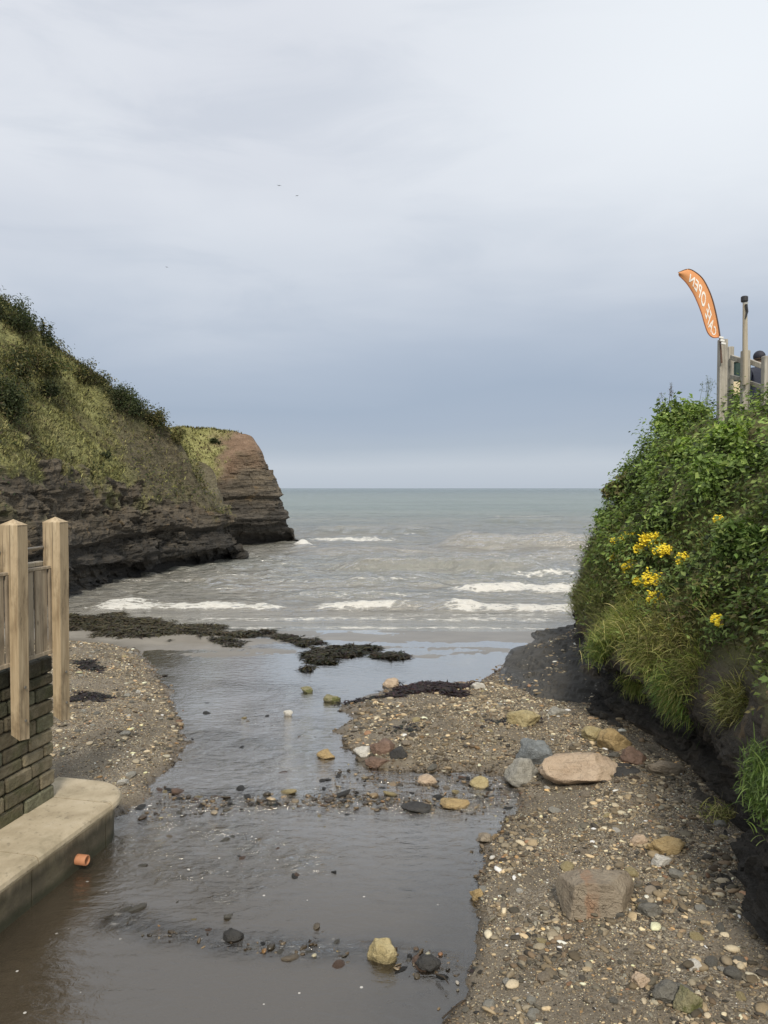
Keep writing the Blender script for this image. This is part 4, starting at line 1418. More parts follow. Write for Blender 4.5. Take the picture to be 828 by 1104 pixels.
seaweed([(70, 664), (130, 660), (205, 671), (263, 680), (262, 686), (225, 690), (150, 690), (70, 684)], 9000, 'long olive brown bank of seaweed below the near cliff', 0.10, (0.060, 0.050, 0.024), 0.14)
seaweed([(222, 690), (245, 686), (272, 690), (262, 697), (228, 696)], 700, 'small dark seaweed clump just right of the long weed bank', 0.06)
seaweed([(266, 683), (292, 679), (322, 684), (343, 692), (330, 696), (292, 690)], 2200, 'narrow dark seaweed heap on the wet sand in mid beach', 0.09)
seaweed([(316, 712), (336, 699), (378, 692), (412, 698), (438, 707), (404, 711), (372, 710), (340, 717)], 4200, 'broad dark seaweed heap near the shingle bar and surf', 0.11)
seaweed([(400, 746), (424, 738), (470, 734), (512, 738), (516, 748), (500, 758), (460, 752), (430, 752)], 3800, 'blackish red strand of weed along the top of the shingle bar', 0.05, (0.028, 0.014, 0.013), 0.10)
seaweed([(352, 758), (380, 753), (412, 750), (414, 756), (375, 761)], 900, 'thin dark weed strip trailing off the shingle bar tip', 0.03, (0.025, 0.018, 0.013), 0.09)
seaweed([(76, 724), (100, 721), (122, 727), (112, 735), (76, 735)], 1100, 'dark weed patch high on the left shingle spit', 0.025, (0.03, 0.024, 0.022), 0.07)
seaweed([(75, 758), (105, 755), (134, 760), (120, 770), (75, 772)], 1300, 'dark weed patch lower on the left shingle spit', 0.025, (0.03, 0.024, 0.022), 0.07)
seaweed([(270, 862), (290, 858), (312, 860), (322, 866), (300, 869), (276, 867)], 350, 'black weed clump caught in the long riffle', 0.03, (0.015, 0.014, 0.012), 0.06)
seaweed([(498, 1046), (512, 1040), (520, 1055), (514, 1070), (502, 1066)], 160, 'dark weed and twigs on the near pool edge', 0.03, (0.02, 0.016, 0.013), 0.07)
seaweed([(520, 790), (560, 786), (590, 792), (570, 802), (530, 800)], 700, 'dark weed streak on the shingle left of the ochre boulder', 0.02, (0.02, 0.019, 0.018), 0.06)
seaweed([(410, 796), (440, 792), (470, 800), (450, 808), (420, 806)], 420, 'dark weed streak on the middle of the shingle bar', 0.02, (0.02, 0.019, 0.018), 0.06)

# thin twigs on the near mud
g = Geo()
for a, b in (((477, 1098), (492, 1084)), ((492, 1084), (503, 1078)), ((470, 1050), (484, 1061))):
    pa, pb = at_z(*a, 0.03), at_z(*b, 0.04)
    g.tube([pa, (pa + pb) / 2 + np.array([0.01, 0, 0.012]), pb], [0.006, 0.005, 0.003], 6)
o = g.build('twig', simple('twig_bark', (0.025, 0.018, 0.012), (0.05, 0.038, 0.026), 30), loc=at_z(488, 1084, 0.03))
tag(o, 'thin dark twig washed up on the mud by the near pool', 'twig')

# ------------------------------------------------------------------ stone wall, footing, fence on the left
WD = np.array([0.215, 0.977, 0])          # along the wall, away from the viewer
WN = np.array([0.977, -0.215, 0])         # outwards, towards the stream
UZ = np.array([0, 0, 1.0])
LEDGE_Z = 0.38
CORNER = at_z(58, 858, LEDGE_Z)           # foot of the wall's outer end
CORNER[2] = 0


def wp(s, n, z):
    """point on the wall frame: s metres back from the end, n metres out from the face"""
    return CORNER - WD * s + WN * n + UZ * z


def wall_material():
    m = M('sandstone_blocks')
    p = m.pos()
    c = m.attr('Col', 'Color')
    n = m.noise(p, 9, 6, 0.65)
    c = m.mix(m.map(n, 0.35, 0.65, 0, 0.6), c, m.mix(1.0, c, (0.4, 0.38, 0.35), 'MULTIPLY'))
    moss = m.math('MULTIPLY', m.map(m.noise(p, 3.2, 5), 0.46, 0.62), 0.65)
    c = m.mix(moss, c, (0.055, 0.062, 0.022))
    z = m.n('SeparateXYZ', None, Vector=p).outputs[2]
    c = m.mix(m.map(m.math('ADD', z, m.math('MULTIPLY', n, 0.4)), 1.45, 1.75, 0, 0.7), c, (0.022, 0.022, 0.017))
    return m.done(m.principled(c, 0.9, m.bump(m.math('ADD', n, m.noise(p, 40, 4)), 0.8, 0.02)))


WALLM = wall_material()
g = Geo()
cols = []
rw = random.Random(5)
WALL_TOP = 1.60
z = LEDGE_Z - 0.02
g.box(wp(2.55, -0.25, (WALL_TOP + 0.2) / 2), WD * 2.52, WN * 0.215, UZ * ((WALL_TOP - 0.24) / 2))
cols.append((8, (0.06, 0.055, 0.045)))
row = 0
while z < WALL_TOP - 0.05:
    hgt = min(rw.uniform(0.095, 0.15), WALL_TOP - z)
    s0 = -0.01 if row % 2 else 0.0
    first = True
    while s0 < 5.0:
        L = rw.uniform(0.2, 0.42)
        if first and row % 2:
            L *= 0.55
        first = False
        for face in (0, 1):
            nn = 0.0 if face == 0 else -0.40
            pro = rw.uniform(-0.010, 0.008)
            cc = wp(s0 + L / 2, nn - 0.05 + pro if face == 0 else nn - 0.05 - pro, z + hgt / 2)
            tilt = rw.uniform(-0.012, 0.012)
            g.box(cc, (WD + UZ * tilt) * (L / 2 - 0.006), WN * 0.06, UZ * (hgt / 2 - 0.006), 0.014)
            t = rw.random()
            base = np.array((0.26, 0.225, 0.155)) * (0.55 + 0.6 * t) if rw.random() < 0.75 else np.array((0.17, 0.17, 0.115)) * (0.7 + 0.5 * t)
            cols.append((24, tuple(base)))
        s0 += L
    # end blocks closing the wall's end
    for k in range(2):
        cc = wp(0.03 - 0.002 * k, -0.125 - 0.2 * k + rw.uniform(-0.01, 0.01), z + hgt / 2)
        g.box(cc, WD * 0.04, WN * 0.098, UZ * (hgt / 2 - 0.006), 0.012)
        cols.append((24, (0.16, 0.14, 0.10)))
    z += hgt
    row += 1
ca = np.concatenate([np.tile(np.array(c), (k, 1)) for k, c in cols])
wall = g.build('stone_wall', WALLM, attrs={'Col': ca}, loc=wp(0, 0, 0))
tag(wall, 'mossy coursed stone wall under the timber fence on the left', 'wall')


def concrete_material():
    m = M('weathered_concrete')
    p = m.pos()
    z = m.n('SeparateXYZ', None, Vector=p).outputs[2]
    n = m.noise(p, 5, 6, 0.6)
    c = m.ramp(n, [(0.3, (0.33, 0.275, 0.19)), (0.55, (0.44, 0.375, 0.27)), (0.75, (0.50, 0.435, 0.33))])
    streak = m.noise(m.scale(p, (9, 9, 0.8)), 1.5, 5)
    low = m.map(m.math('ADD', z, m.math('MULTIPLY', m.math('SUBTRACT', streak, 0.5), 0.16)), 0.30, 0.19)
    c = m.mix(m.math('MULTIPLY', low, 0.9), c, m.ramp(n, [(0.3, (0.035, 0.032, 0.022)), (0.7, (0.085, 0.075, 0.052))]))
    c = m.mix(m.map(m.noise(p, 22, 5), 0.58, 0.7, 0, 0.5), c, (0.15, 0.13, 0.095))
    c = m.mix(m.map(m.noise(p, 2.6, 6, 0.7), 0.52, 0.68, 0, 0.4), c, (0.20, 0.175, 0.11))
    c = m.mix(m.map(m.math('ADD', z, m.math('MULTIPLY', n, 0.10)), 0.16, 0.08, 0, 0.8), c, (0.022, 0.026, 0.012))
    return m.done(m.principled(c, 0.85, m.bump(m.math('ADD', n, m.noise(p, 45, 5)), 0.5, 0.012)))


CONC = concrete_material()


def slab_outline(s0, s1, wid, rnd=0.0, back=-0.8):
    """plan outline from s0 (far) to s1 (near); the far outer corner may be rounded"""
    pts = [(s1, wid)]
    if rnd:
        for a in np.linspace(0, math.pi / 2, 12):
            pts.append((s0 + rnd - rnd * math.sin(a), wid - rnd + rnd * math.cos(a)))
    else:
        pts.append((s0, wid))
    pts += [(s0, back), (s1, back)]
    return pts


JOINTS = (0.02, 0.03, 0.93, 0.94, 2.4, 2.41, 5.0)


def slab(g, pts):
    n = len(pts)
    P2 = np.array(pts)
    # inward normals
    nx = np.roll(P2, -1, 0) - np.roll(P2, 1, 0)
    nrm = np.stack([nx[:, 1], -nx[:, 0]], 1)
    nrm /= np.linalg.norm(nrm, axis=1)[:, None] + 1e-9
    cen = P2.mean(0)
    if ((cen - P2) * nrm).sum() < 0:
        nrm = -nrm
    for i_, (a_, b_) in enumerate(pts):
        if any(abs(a_ - j_) < 1e-6 for j_ in JOINTS):
            nrm[i_] = (0, -1 if b_ > 0 else 1)
    rings = [(0.075, -0.5), (0.05, LEDGE_Z - 0.12), (0.04, LEDGE_Z - 0.085), (-0.004, LEDGE_Z - 0.065), (-0.008, LEDGE_Z - 0.045), (0.0, LEDGE_Z - 0.018), (0.018, LEDGE_Z - 0.004), (0.05, LEDGE_Z)]
    V = []
    for ins, zz_ in rings:
        q = P2 + nrm * ins
        V += [wp(a, b, zz_) for a, b in q]
    c = wp(*(P2.mean(0)), LEDGE_Z)
    V.append(c)
    Q = [(i * n + k, i * n + (k + 1) % n, (i + 1) * n + (k + 1) % n, (i + 1) * n + k) for i in range(len(rings) - 1) for k in range(n)]
    m = (len(rings) - 1) * n
    T = [(len(V) - 1, m + k, m + (k + 1) % n) for k in range(n)]
    g.add(V, Q, T)


g = Geo()
slab(g, slab_outline(-0.40, 0.02, 0.56, 0.40, -0.25))
slab(g, slab_outline(0.03, 0.93, 0.56, 0, -0.25))
slab(g, slab_outline(0.94, 2.4, 0.56, 0, -0.25))
slab(g, slab_outline(2.41, 5.0, 0.56, 0, -0.25))
led = g.build('concrete_footing', CONC, smooth=False, loc=wp(0, 0.2, 0))
tag(led, 'pale concrete footing with rounded end beside the stream', 'footing')

# clay pipe end
pp = hit(97, 930)
a0 = wp(0.55, 0.44, 0.0)
pc = at_z(97, 930, 0.075)
s_pipe = -np.dot(pc - CORNER, WD)
c0 = wp(s_pipe, 0.47, 0.09)
V, Q = [], []
n = 24
for rad, nn in ((0.040, 0.0), (0.040, 0.12), (0.037, 0.124), (0.031, 0.124), (0.031, 0.0)):
    for k in range(n):
        th = 2 * math.pi * k / n
        V.append(c0 + WN * nn + rad * (WD * math.cos(th) + UZ * math.sin(th)))
for i in range(4):
    for k in range(n):
        Q.append((i * n + k, i * n + (k + 1) % n, (i + 1) * n + (k + 1) % n, (i + 1) * n + k))
g = Geo()
g.add(V, Q)
o = g.build('drain_pipe', simple('orange_clay', (0.36, 0.15, 0.07), (0.46, 0.21, 0.11), 14), smooth=True, loc=c0)
tag(o, 'short orange clay drain pipe poking from the concrete footing', 'pipe')


def timber(name, c1, c2, c3):
    m = M(name)
    p = m.objc()
    gr = m.noise(m.scale(p, (22, 22, 1.1)), 1.6, 6, 0.65, 0.6)
    c = m.ramp(gr, [(0.28, c1), (0.52, c2), (0.75, c3)])
    kn = m.vor(m.scale(p, (6, 6, 2.2)), 1.5)
    c = m.mix(m.map(kn, 0.10, 0.03, 0, 0.8), c, tuple(0.25 * k for k in c1))
    c = m.mix(m.map(m.noise(m.scale(p, (2, 2, 0.8)), 3.0, 6, 0.65), 0.48, 0.70, 0, 0.8), c, tuple(0.55 * k for k in c1))
    c = m.mix(m.map(m.noise(m.scale(p, (60, 60, 0.7)), 1.0, 3), 0.62, 0.70, 0, 0.7), c, tuple(0.3 * k for k in c1))
    return m.done(m.principled(c, 0.75, m.bump(gr, 0.4, 0.006)))


OAK = timber('weathered_oak', (0.24, 0.175, 0.105), (0.42, 0.33, 0.215), (0.56, 0.46, 0.32))
OAKD = timber('grey_brown_slats', (0.22, 0.18, 0.135), (0.36, 0.30, 0.225), (0.46, 0.40, 0.31))
PALE = timber('pale_rail', (0.30, 0.26, 0.20), (0.42, 0.37, 0.29), (0.50, 0.45, 0.37))
STEEL = simple('galvanised_steel', (0.20, 0.19, 0.17), (0.30, 0.29, 0.27), 30, 0.45, Metallic=0.6)
GREYW = timber('silver_grey_timber', (0.26, 0.24, 0.205), (0.40, 0.375, 0.33), (0.50, 0.47, 0.42))

fence = empty('timber_fence', wp(0, 0.0, 1.04), 'new pale timber fence with slatted panels bolted over the stone wall', 'fence')
FO = np.array(fence.location)
POST_S = [0.03, 0.53, 1.03, 1.53, 2.03, 2.53, 3.03]
PT, PB, PANT, PANB = 2.76, 1.04, 2.34, 1.645
for s0 in POST_S:
    g = Geo()
    # rim points of the notched post: full section above the panel, outer half below
    hl = 0.056
    o_, i_ = 0.155, -0.004
    def ring(nlo, nhi, zz_, inset=0.0):
        return [wp(s0 + hl - inset, nhi - inset, zz_), wp(s0 - hl + inset, nhi - inset, zz_), wp(s0 - hl + inset, nlo + inset, zz_), wp(s0 + hl - inset, nlo + inset, zz_)]
    b = 0.006
    V = ring(0.072, o_, PB + 0.05) + ring(0.072, o_, PANT - 0.004) + ring(i_, o_, PANT) + ring(i_, o_, PT - 0.05) + ring(i_ - 0.004, o_ + 0.004, PT - 0.045) + [wp(s0, (o_ + i_) / 2, PT)]
    V[0:4] = [wp(s0 + hl, o_ - 0.01, PB + 0.02), wp(s0 - hl, o_ - 0.01, PB), wp(s0 - hl, 0.072, PB + 0.045), wp(s0 + hl, 0.072, PB + 0.06)]
    Q = [(i * 4 + k, i * 4 + (k + 1) % 4, (i + 1) * 4 + (k + 1) % 4, (i + 1) * 4 + k) for i in range(4) for k in range(4)] + [(3, 2, 1, 0)]
    T = [(16 + k, 16 + (k + 1) % 4, 20) for k in range(4)]
    g.add(V, Q, T)
    po = g.build('post', OAK, None, loc=wp(s0, 0, PB))
    po.location = np.array(po.location) - FO
    po.parent = fence
    for zz_ in (PB + 0.16, PB + 0.42):
        g = Geo()
        c = wp(s0, o_, zz_)
        g.tube([c, c + WN * 0.008], 0.011, 10)
        bo = g.build('bolt', STEEL, None, loc=c)
        bo.location = np.array(bo.location) - np.array(wp(s0, 0, PB))
        bo.parent = po


def child(g, name, mat, loc, parent=fence, base=FO):
    o_ = g.build(name, mat, None, loc=loc)
    o_.location = np.array(o_.location) - base
    o_.parent = parent
    return o_


for a, b in zip(POST_S[:-1], POST_S[1:]):
    s0, s1 = a + 0.0, b - 0.0
    g = Geo()
    n = 6
    wdt = (s1 - s0) / n
    for k in range(n):
        sc = s0 + wdt * (k + 0.5)
        off = 0.045 if k % 2 else 0.058
        g.box(wp(sc, off, (PANB + PANT) / 2), WD * (wdt / 2 - 0.005), WN * 0.009, UZ * ((PANT - PANB) / 2 - 0.01), 0.002)
    child(g, 'slat_panel', OAKD, wp((s0 + s1) / 2, 0, PANB))
    g = Geo()
    g.box(wp((s0 + s1) / 2, 0.048, PANT + 0.004), WD * ((s1 - s0) / 2 - 0.002), WN * 0.020, UZ * 0.012, 0.003)
    child(g, 'top_rail', OAKD, wp((s0 + s1) / 2, 0, PANT))
    g = Geo()
    g.box(wp((s0 + s1) / 2, 0.050, PANB - 0.004), WD * ((s1 - s0) / 2 - 0.002), WN * 0.020, UZ * 0.016, 0.003)
    child(g, 'bottom_rail', OAKD, wp((s0 + s1) / 2, 0, PANB))
    g = Geo()
    g.box(wp((s0 + s1) / 2, -0.05, PANT + 0.03), WD * ((s1 - s0) / 2), WN * 0.035, UZ * 0.018, 0.004)
    child(g, 'cap_rail', PALE, wp((s0 + s1) / 2, -0.05, PANT))
g = Geo()
g.tube([wp(POST_S[0], -0.005, 2.505), wp(POST_S[-1], -0.005, 2.505)], 0.013, 12)
child(g, 'handrail', STEEL, wp(1.0, 0, 2.505))

# ------------------------------------------------------------------ vegetation
def leaves(P, N, size, rng, aspect=0.55, tidy=0.6):
    n = len(P)
    nn = N + tidy * rng.normal(size=(n, 3))
    nn[:, 2] += 0.35
    nn /= np.linalg.norm(nn, axis=1)[:, None]
    t = rng.normal(size=(n, 3)) + np.array([0, 0, -0.35]) + 0.5 * N
    t -= nn * (t * nn).sum(1)[:, None]
    t /= np.linalg.norm(t, axis=1)[:, None] + 1e-9
    b = np.cross(nn, t)
    s = size[:, None]
    w_ = s * aspect / 2
    V = np.stack([P, P + t * s * 0.42 + b * w_ + nn * s * 0.07, P + t * s - nn * s * 0.10, P + t * s * 0.42 - b * w_ + nn * s * 0.07], 1)
    T = (np.array([(0, 1, 2), (0, 2, 3)])[None] + (np.arange(n) * 4)[:, None, None]).reshape(-1, 3)
    return V.reshape(-1, 3), T


def leaf_cols(n, rng, pal, var=0.35):
    pal = np.array(pal)
    c = pal[rng.integers(0, len(pal), n)]
    return np.clip(c * rng.uniform(1 - var, 1 + var, (n, 1)), 0.004, 0.9)


GREEN = [(0.1556, 0.2322, 0.0649), (0.2075, 0.3003, 0.0865), (0.1212, 0.1775, 0.0579), (0.2767, 0.3549, 0.1083)]
BRIGHT = [(0.2167, 0.3164, 0.0834), (0.3094, 0.4139, 0.1126), (0.1703, 0.2434, 0.0706), (0.4023, 0.4869, 0.1605)]
DARKG = [(0.034, 0.05, 0.02), (0.045, 0.062, 0.024), (0.042, 0.05, 0.02), (0.065, 0.075, 0.03)]
OLIVE = [(0.1216, 0.1248, 0.0461), (0.162, 0.156, 0.0576), (0.1296, 0.103, 0.049), (0.1944, 0.1747, 0.072)]
STRAW = [(0.3544, 0.378, 0.1181), (0.4725, 0.4489, 0.1654), (0.2599, 0.3071, 0.0828), (0.5906, 0.5198, 0.2362)]
GRASSG = [(0.2031, 0.264, 0.061), (0.2844, 0.325, 0.0813), (0.1625, 0.2133, 0.0528), (0.3656, 0.3556, 0.1219)]
VIVID = [(0.1196, 0.2037, 0.0401), (0.1538, 0.262, 0.0602), (0.094, 0.16, 0.036)]


def shrub(name, c, rad, n, size, pal, label, cat='shrub', group=None, seed=0, stems=7, spiky=0.0, mat=LEAF, aspect=0.5):
    """leafy shrub of clumps: stem and foliage children under one Empty at its base"""
    r = np.random.default_rng(seed + 500)
    c = np.asarray(c, float)
    rad = np.asarray(rad, float)
    root = empty(name, c, label, cat, group)
    nb = max(5, int(10 + 10 * rad.max()))
    # clump centres on an uneven dome
    d = r.normal(size=(nb, 3))
    d[:, 2] = np.abs(d[:, 2]) * 1.1
    d /= np.linalg.norm(d, axis=1)[:, None]
    rr = r.uniform(0.35, 1.0, nb)
    cen = d * rr[:, None] * rad * 0.85
    cr = r.uniform(0.20, 0.42, nb)[:, None] * rad
    if spiky:
        k = r.random(nb) < 0.6
        cen[k, 2] += r.uniform(0, spiky, k.sum()) * rad[2]
        cr[k] *= np.array([0.55, 0.55, 1.5])
    wts = (cr.prod(1)) ** 0.6
    who = r.choice(nb, n, p=wts / wts.sum())
    q = r.normal(size=(n, 3))
    q /= np.linalg.norm(q, axis=1)[:, None]
    rad_q = r.random(n) ** 0.45
    P = cen[who] + q * rad_q[:, None] * cr[who]
    P = P + rad * 0.07 * r.normal(size=(n, 3))
    P[:, 2] = np.maximum(P[:, 2], -0.25 * rad[2])
    s = size * r.uniform(0.6, 1.4, n)
    V, T = leaves(P, q * 0.8, s, r, aspect)
    tint = r.uniform(0.7, 1.3, nb)[who]
    col = leaf_cols(n, r, pal) * tint[:, None]
    mk('foliage', V, T, mat, root, smooth=False, attrs={'Col': np.repeat(col, 4, 0)})
    g = Geo()
    for k in range(min(stems, nb)):
        e = cen[k]
        st = np.array([r.normal(0, 0.08), r.normal(0, 0.08), -0.3]) * rad
        m_ = (st + e) / 2 + r.normal(size=3) * 0.1 * rad
        t0 = 0.02 * rad.max() + 0.006
        g.tube([st, m_, e], [t0, t0 * 0.7, t0 * 0.3], 6)
    g.build('stem', BARK, root, smooth=True)
    return root


BARK = simple('shrub_bark', (0.05, 0.038, 0.026), (0.11, 0.085, 0.06), 25, 0.9)

# --- the grass slope of the near cliff
def grass_on(P, N, dens_mask, n, rng, hgt, pal, name, label, lean=0.5, wid=0.022, nb=3, cat='grass', streak=False):
    prob = dens_mask / dens_mask.sum()
    k = rng.choice(len(P), n, p=prob)
    b = P[k] + rng.normal(size=(n, 3)) * np.array([0.05, 0.05, 0.0])
    nn = N[k]
    b = np.repeat(b, nb, 0) + rng.normal(size=(n * nb, 3)) * np.array([0.04, 0.04, 0.01])
    nn = np.repeat(nn, nb, 0)
    d = np.array([0, 0, 1.0]) + lean * nn + 0.35 * rng.normal(size=(n * nb, 3))
    L = hgt * rng.uniform(0.5, 1.4, n * nb)
    V, T, m = blades(b - nn * 0.02, d, L, wid * rng.uniform(0.6, 1.4, n * nb), rng.uniform(0.4, 1.6, n * nb), rng, 3)
    patch = 1.2 * fbm(P[k] * 0.5 + 4, 4) + 0.35 * fbm(P[k] * 2.3, 2)
    if streak:
        Q_ = np.stack([P[k] @ np.array([0.6, 0.48, -0.64]) * 0.22, P[k] @ np.array([0.5, 0.4, 0.77]) * 1.25, P[k] @ np.array([-0.62, 0.78, 0]) * 0.9], 1)
        patch = 1.5 * fbm(Q_ * 0.9, 4)
    pal = np.array(pal)
    idx = np.clip(((patch + 0.55) / 1.1 * len(pal)).astype(int) + rng.integers(-1, 2, n), 0, len(pal) - 1)
    col = pal[idx] * rng.uniform(0.82, 1.15, (n, 1))
    col = np.repeat(np.repeat(col, nb, 0), m, 0)
    nr3 = np.repeat(nn * np.array([1, 1, 1]) + UZ * 0.5 + 0.25 * rng.normal(size=nn.shape), m, 0)
    nr3 /= np.linalg.norm(nr3, axis=1)[:, None]
    o_ = mk(name, V, T, TURF, smooth=False, attrs={'Col': col, 'nrm': nr3})
    return tag(o_, label, cat, kind='stuff')


def cell_area(P, nr_, nc_):
    G_ = P.reshape(nr_, nc_, 3)
    du = np.gradient(G_, axis=0)
    dv = np.gradient(G_, axis=1)
    return np.linalg.norm(np.cross(du, dv), axis=2).ravel()


area = cell_area(CLP, len(CLP) // 680, 680)
vis = (CLP[:, 1] < 31.5) & (CLP[:, 0] > -18) & (CLP[:, 1] > 13)
nzv = sstep(-0.35, 0.15, fbm(CLP * 0.7 + 8, 4))
mask = area * vis * (1 - 0.85 * CLBARE) * np.clip(CLVEG, 0, 1) ** 1.5 * sstep(1.5, 2.1, CLV) * (1 - sstep(3.0, 3.4, CLV)) * (0.25 + 0.75 * nzv)
SLOPE = [(0.24, 0.20, 0.11), (0.29, 0.27, 0.11), (0.34, 0.34, 0.13), (0.40, 0.40, 0.15), (0.50, 0.47, 0.22)]
grass_on(CLP, CLN, mask, 26000, R, 0.12, SLOPE, 'grass', 'yellow green grass covering the near cliff slope', 0.6, 0.03, 3, streak=True)
area = cell_area(HLP, len(HLP) // 520, 520)
mask = area * HLVEG * (HLP[:, 1] < 44) * (HLP[:, 0] > -14) * (1 - sstep(3.2, 3.6, HLV))
grass_on(HLP, HLN, mask, 4000, R, 0.12, SLOPE, 'grass', 'short green grass on top of the far headland', 0.6, 0.04, 3)

# dark low scrub along the ridge and cliff edge: one mass nobody could count
r = np.random.default_rng(77)
area = cell_area(CLP, len(CLP) // 680, 680)
sc_mask = area * vis * np.maximum(sstep(2.72, 2.95, CLV) * (1 - sstep(3.02, 3.15, CLV)) * sstep(-0.30, 0.2, fbm(CLP * 0.5 + 21, 3)),
                                  0.5 * sstep(1.6, 1.9, CLV) * (1 - sstep(2.5, 2.8, CLV)) * sstep(0.2, 0.36, fbm(CLP * 0.75 + 33, 3)))
left_dark = vis * sstep(-9.6, -11.0, CLP[:, 0] + 0.25 * (CLP[:, 1] - 20)) * sstep(1.5, 1.8, CLV) * (1 - sstep(2.35, 2.6, CLV))
sc_mask = sc_mask + area * left_dark * 0.8 + 0.30 * area * vis * CLBARE * sstep(-0.1, 0.25, fbm(CLP * 1.4 + 70, 3))
k = r.choice(len(CLP), 30000, p=sc_mask / sc_mask.sum())
hgt_ = 0.12 + 0.40 * np.clip(0.5 + fbm(CLP[k] * 1.1, 3), 0, 1)
P = CLP[k] + r.normal(size=(len(k), 3)) * 0.10 + (CLN[k] * 0.5 + UZ * 0.7) * (hgt_ * r.random(len(k)))[:, None]
V, T = leaves(P, CLN[k], 0.10 * r.uniform(0.6, 1.4, len(k)), r, 0.5)
cl_ = leaf_cols(len(k), r, DARKG + OLIVE + [(0.07, 0.05, 0.03)]) * (0.7 + 0.6 * np.clip(0.5 + fbm(CLP[k] * 0.9 + 3, 3), 0, 1))[:, None]
o = mk('scrub', V, T, LEAF, smooth=False, attrs={'Col': np.repeat(cl_, 4, 0)})
tag(o, 'low dark scrub along the ridge and edge of the near cliff', 'scrub', kind='stuff')

CLIFF_SHRUBS = [
    ((14, 350), (40, 24), 2800, DARKG, 'tall dark spiky shrub highest on the cliff ridge at the frame edge', 0.6),
    ((50, 372), (12, 17), 700, DARKG, 'small upright shrub alone on the ridge, right of the tall spiky shrub', 0.7),
    ((34, 394), (44, 20), 2600, DARKG + OLIVE, 'broad olive shrub on the ridge below the two upright shrubs', 0.15),
    ((92, 408), (30, 18), 1500, DARKG + OLIVE, 'low olive shrub midway down the ridge line', 0.1),
    ((132, 440), (32, 24), 2600, DARKG, 'big rounded dark shrub low on the cliff ridge', 0.1),
    ((166, 456), (22, 17), 1400, DARKG + OLIVE, 'brownish green shrub just right of the big rounded shrub', 0.1),
    ((6, 445), (26, 38), 2400, DARKG, 'dark shrub above the fence post at the left frame edge', 0.2),
    ((46, 424), (22, 14), 1300, DARKG, 'small dark shrub in the middle of the grass slope', 0.1),
    ((12, 398), (26, 18), 1400, DARKG + OLIVE, 'dark shrub above the slope under the highest shrub', 0.1),
    ((190, 474), (14, 14), 800, OLIVE, 'last small olive shrub at the ridge end facing the sea', 0.1),
    ((112, 492), (9, 6), 260, DARKG, 'tiny dark bush near the lower edge of the grass slope', 0.0),
]
for i, ((px, py), (wpx, hpx), n, pal, label, sp) in enumerate(CLIFF_SHRUBS):
    h = None
    for dy in range(0, 60, 2):
        h = hit(px, py + dy)
        if h is not None and h[0][1] < 34:
            break
    p = h[0]
    D = p[1]
    if dy > 0:
        p = at_y(px, py + dy * 0.75, D)
    rx, rz = wpx * D / F, hpx * D / F
    shrub('shrub', p - UZ * 0.1 * rz, (rx, rx * 0.8, rz * 1.05), int(n * 1.6), 0.085, pal, label, 'shrub', None, i, 6, sp)

# headland bush
h = hit(232, 478)
if h is not None:
    shrub('shrub', h[0], (0.35, 0.3, 0.28), 400, 0.1, DARKG, 'single dark bush on the far headland grass', 'shrub', None, 60, 4)

# --- the right bank
area = cell_area(BKP, len(BKP) // 760, 760)
bvis = (BKP[:, 1] > 3.2) & (BKP[:, 1] < 15.5) & (BKP[:, 0] < 9)
r = np.random.default_rng(91)


def bank_leaves(n, mask, lift, size, pal, name, label, clump=0.9, aspect=0.6, kind='stuff', tint_seed=0, cat='undergrowth'):
    m = area * bvis * mask
    k = r.choice(len(BKP), n, p=m / m.sum())
    nz = fbm(BKP[k] * 1.3 + tint_seed, 3) + 0.5 * fbm(BKP[k] * 3.6 + tint_seed, 2)
    L = lift * np.clip(0.55 + 1.4 * clump * nz, 0.05, 1.9)
    u = r.random(n) ** 0.5
    nn = BKN[k] * 0.75 + UZ * 0.45
    P = BKP[k] + nn * (L * u)[:, None] + r.normal(size=(n, 3)) * 0.05
    s = size * r.uniform(0.55, 1.45, n)
    V, T = leaves(P, nn, s, r, aspect, 0.55)
    c = leaf_cols(n, r, pal) * (0.85 + 0.5 * np.clip(nz, -0.6, 0.8))[:, None].clip(0.5, 1.6)
    o_ = mk(name, V, T, LEAF, smooth=False, attrs={'Col': np.repeat(c, 4, 0)})
    return tag(o_, label, cat, kind=kind)


upper = (1 - 0.45 * sstep(4.75, 5.0, BKV)) * sstep(2.6, 3.3, BKV) * sstep(0.0, 0.5, BKT + 0.3 * fbm(BKP * 1.2, 3)) * (1 - sstep(6.3, 7.0, BKV))
lower = sstep(0.05, 0.35, BKT + 0.35 * fbm(BKP * 0.9, 3)) * (1 - sstep(3.0, 3.6, BKV)) * (0.15 + sstep(-0.2, 0.25, fbm(BKP * 1.3 + 17, 3)))
nose = sstep(10.5, 12.5, BKP[:, 1])
bank_leaves(60000, upper * (0.12 + sstep(-0.25, 0.15, fbm(BKP * 1.7 + 50, 3))) * (1 - 0.5 * nose * (1 - sstep(3.0, 3.8, BKV))), 0.34, 0.062, GREEN + BRIGHT[:2] + DARKG[:1], 'undergrowth', 'dense green leafy undergrowth covering the upper right bank')
bank_leaves(9000, lower * (1 - 0.75 * nose), 0.22, 0.05, GREEN + OLIVE, 'undergrowth', 'mixed low weeds and herbs on the lower right bank', tint_seed=5)
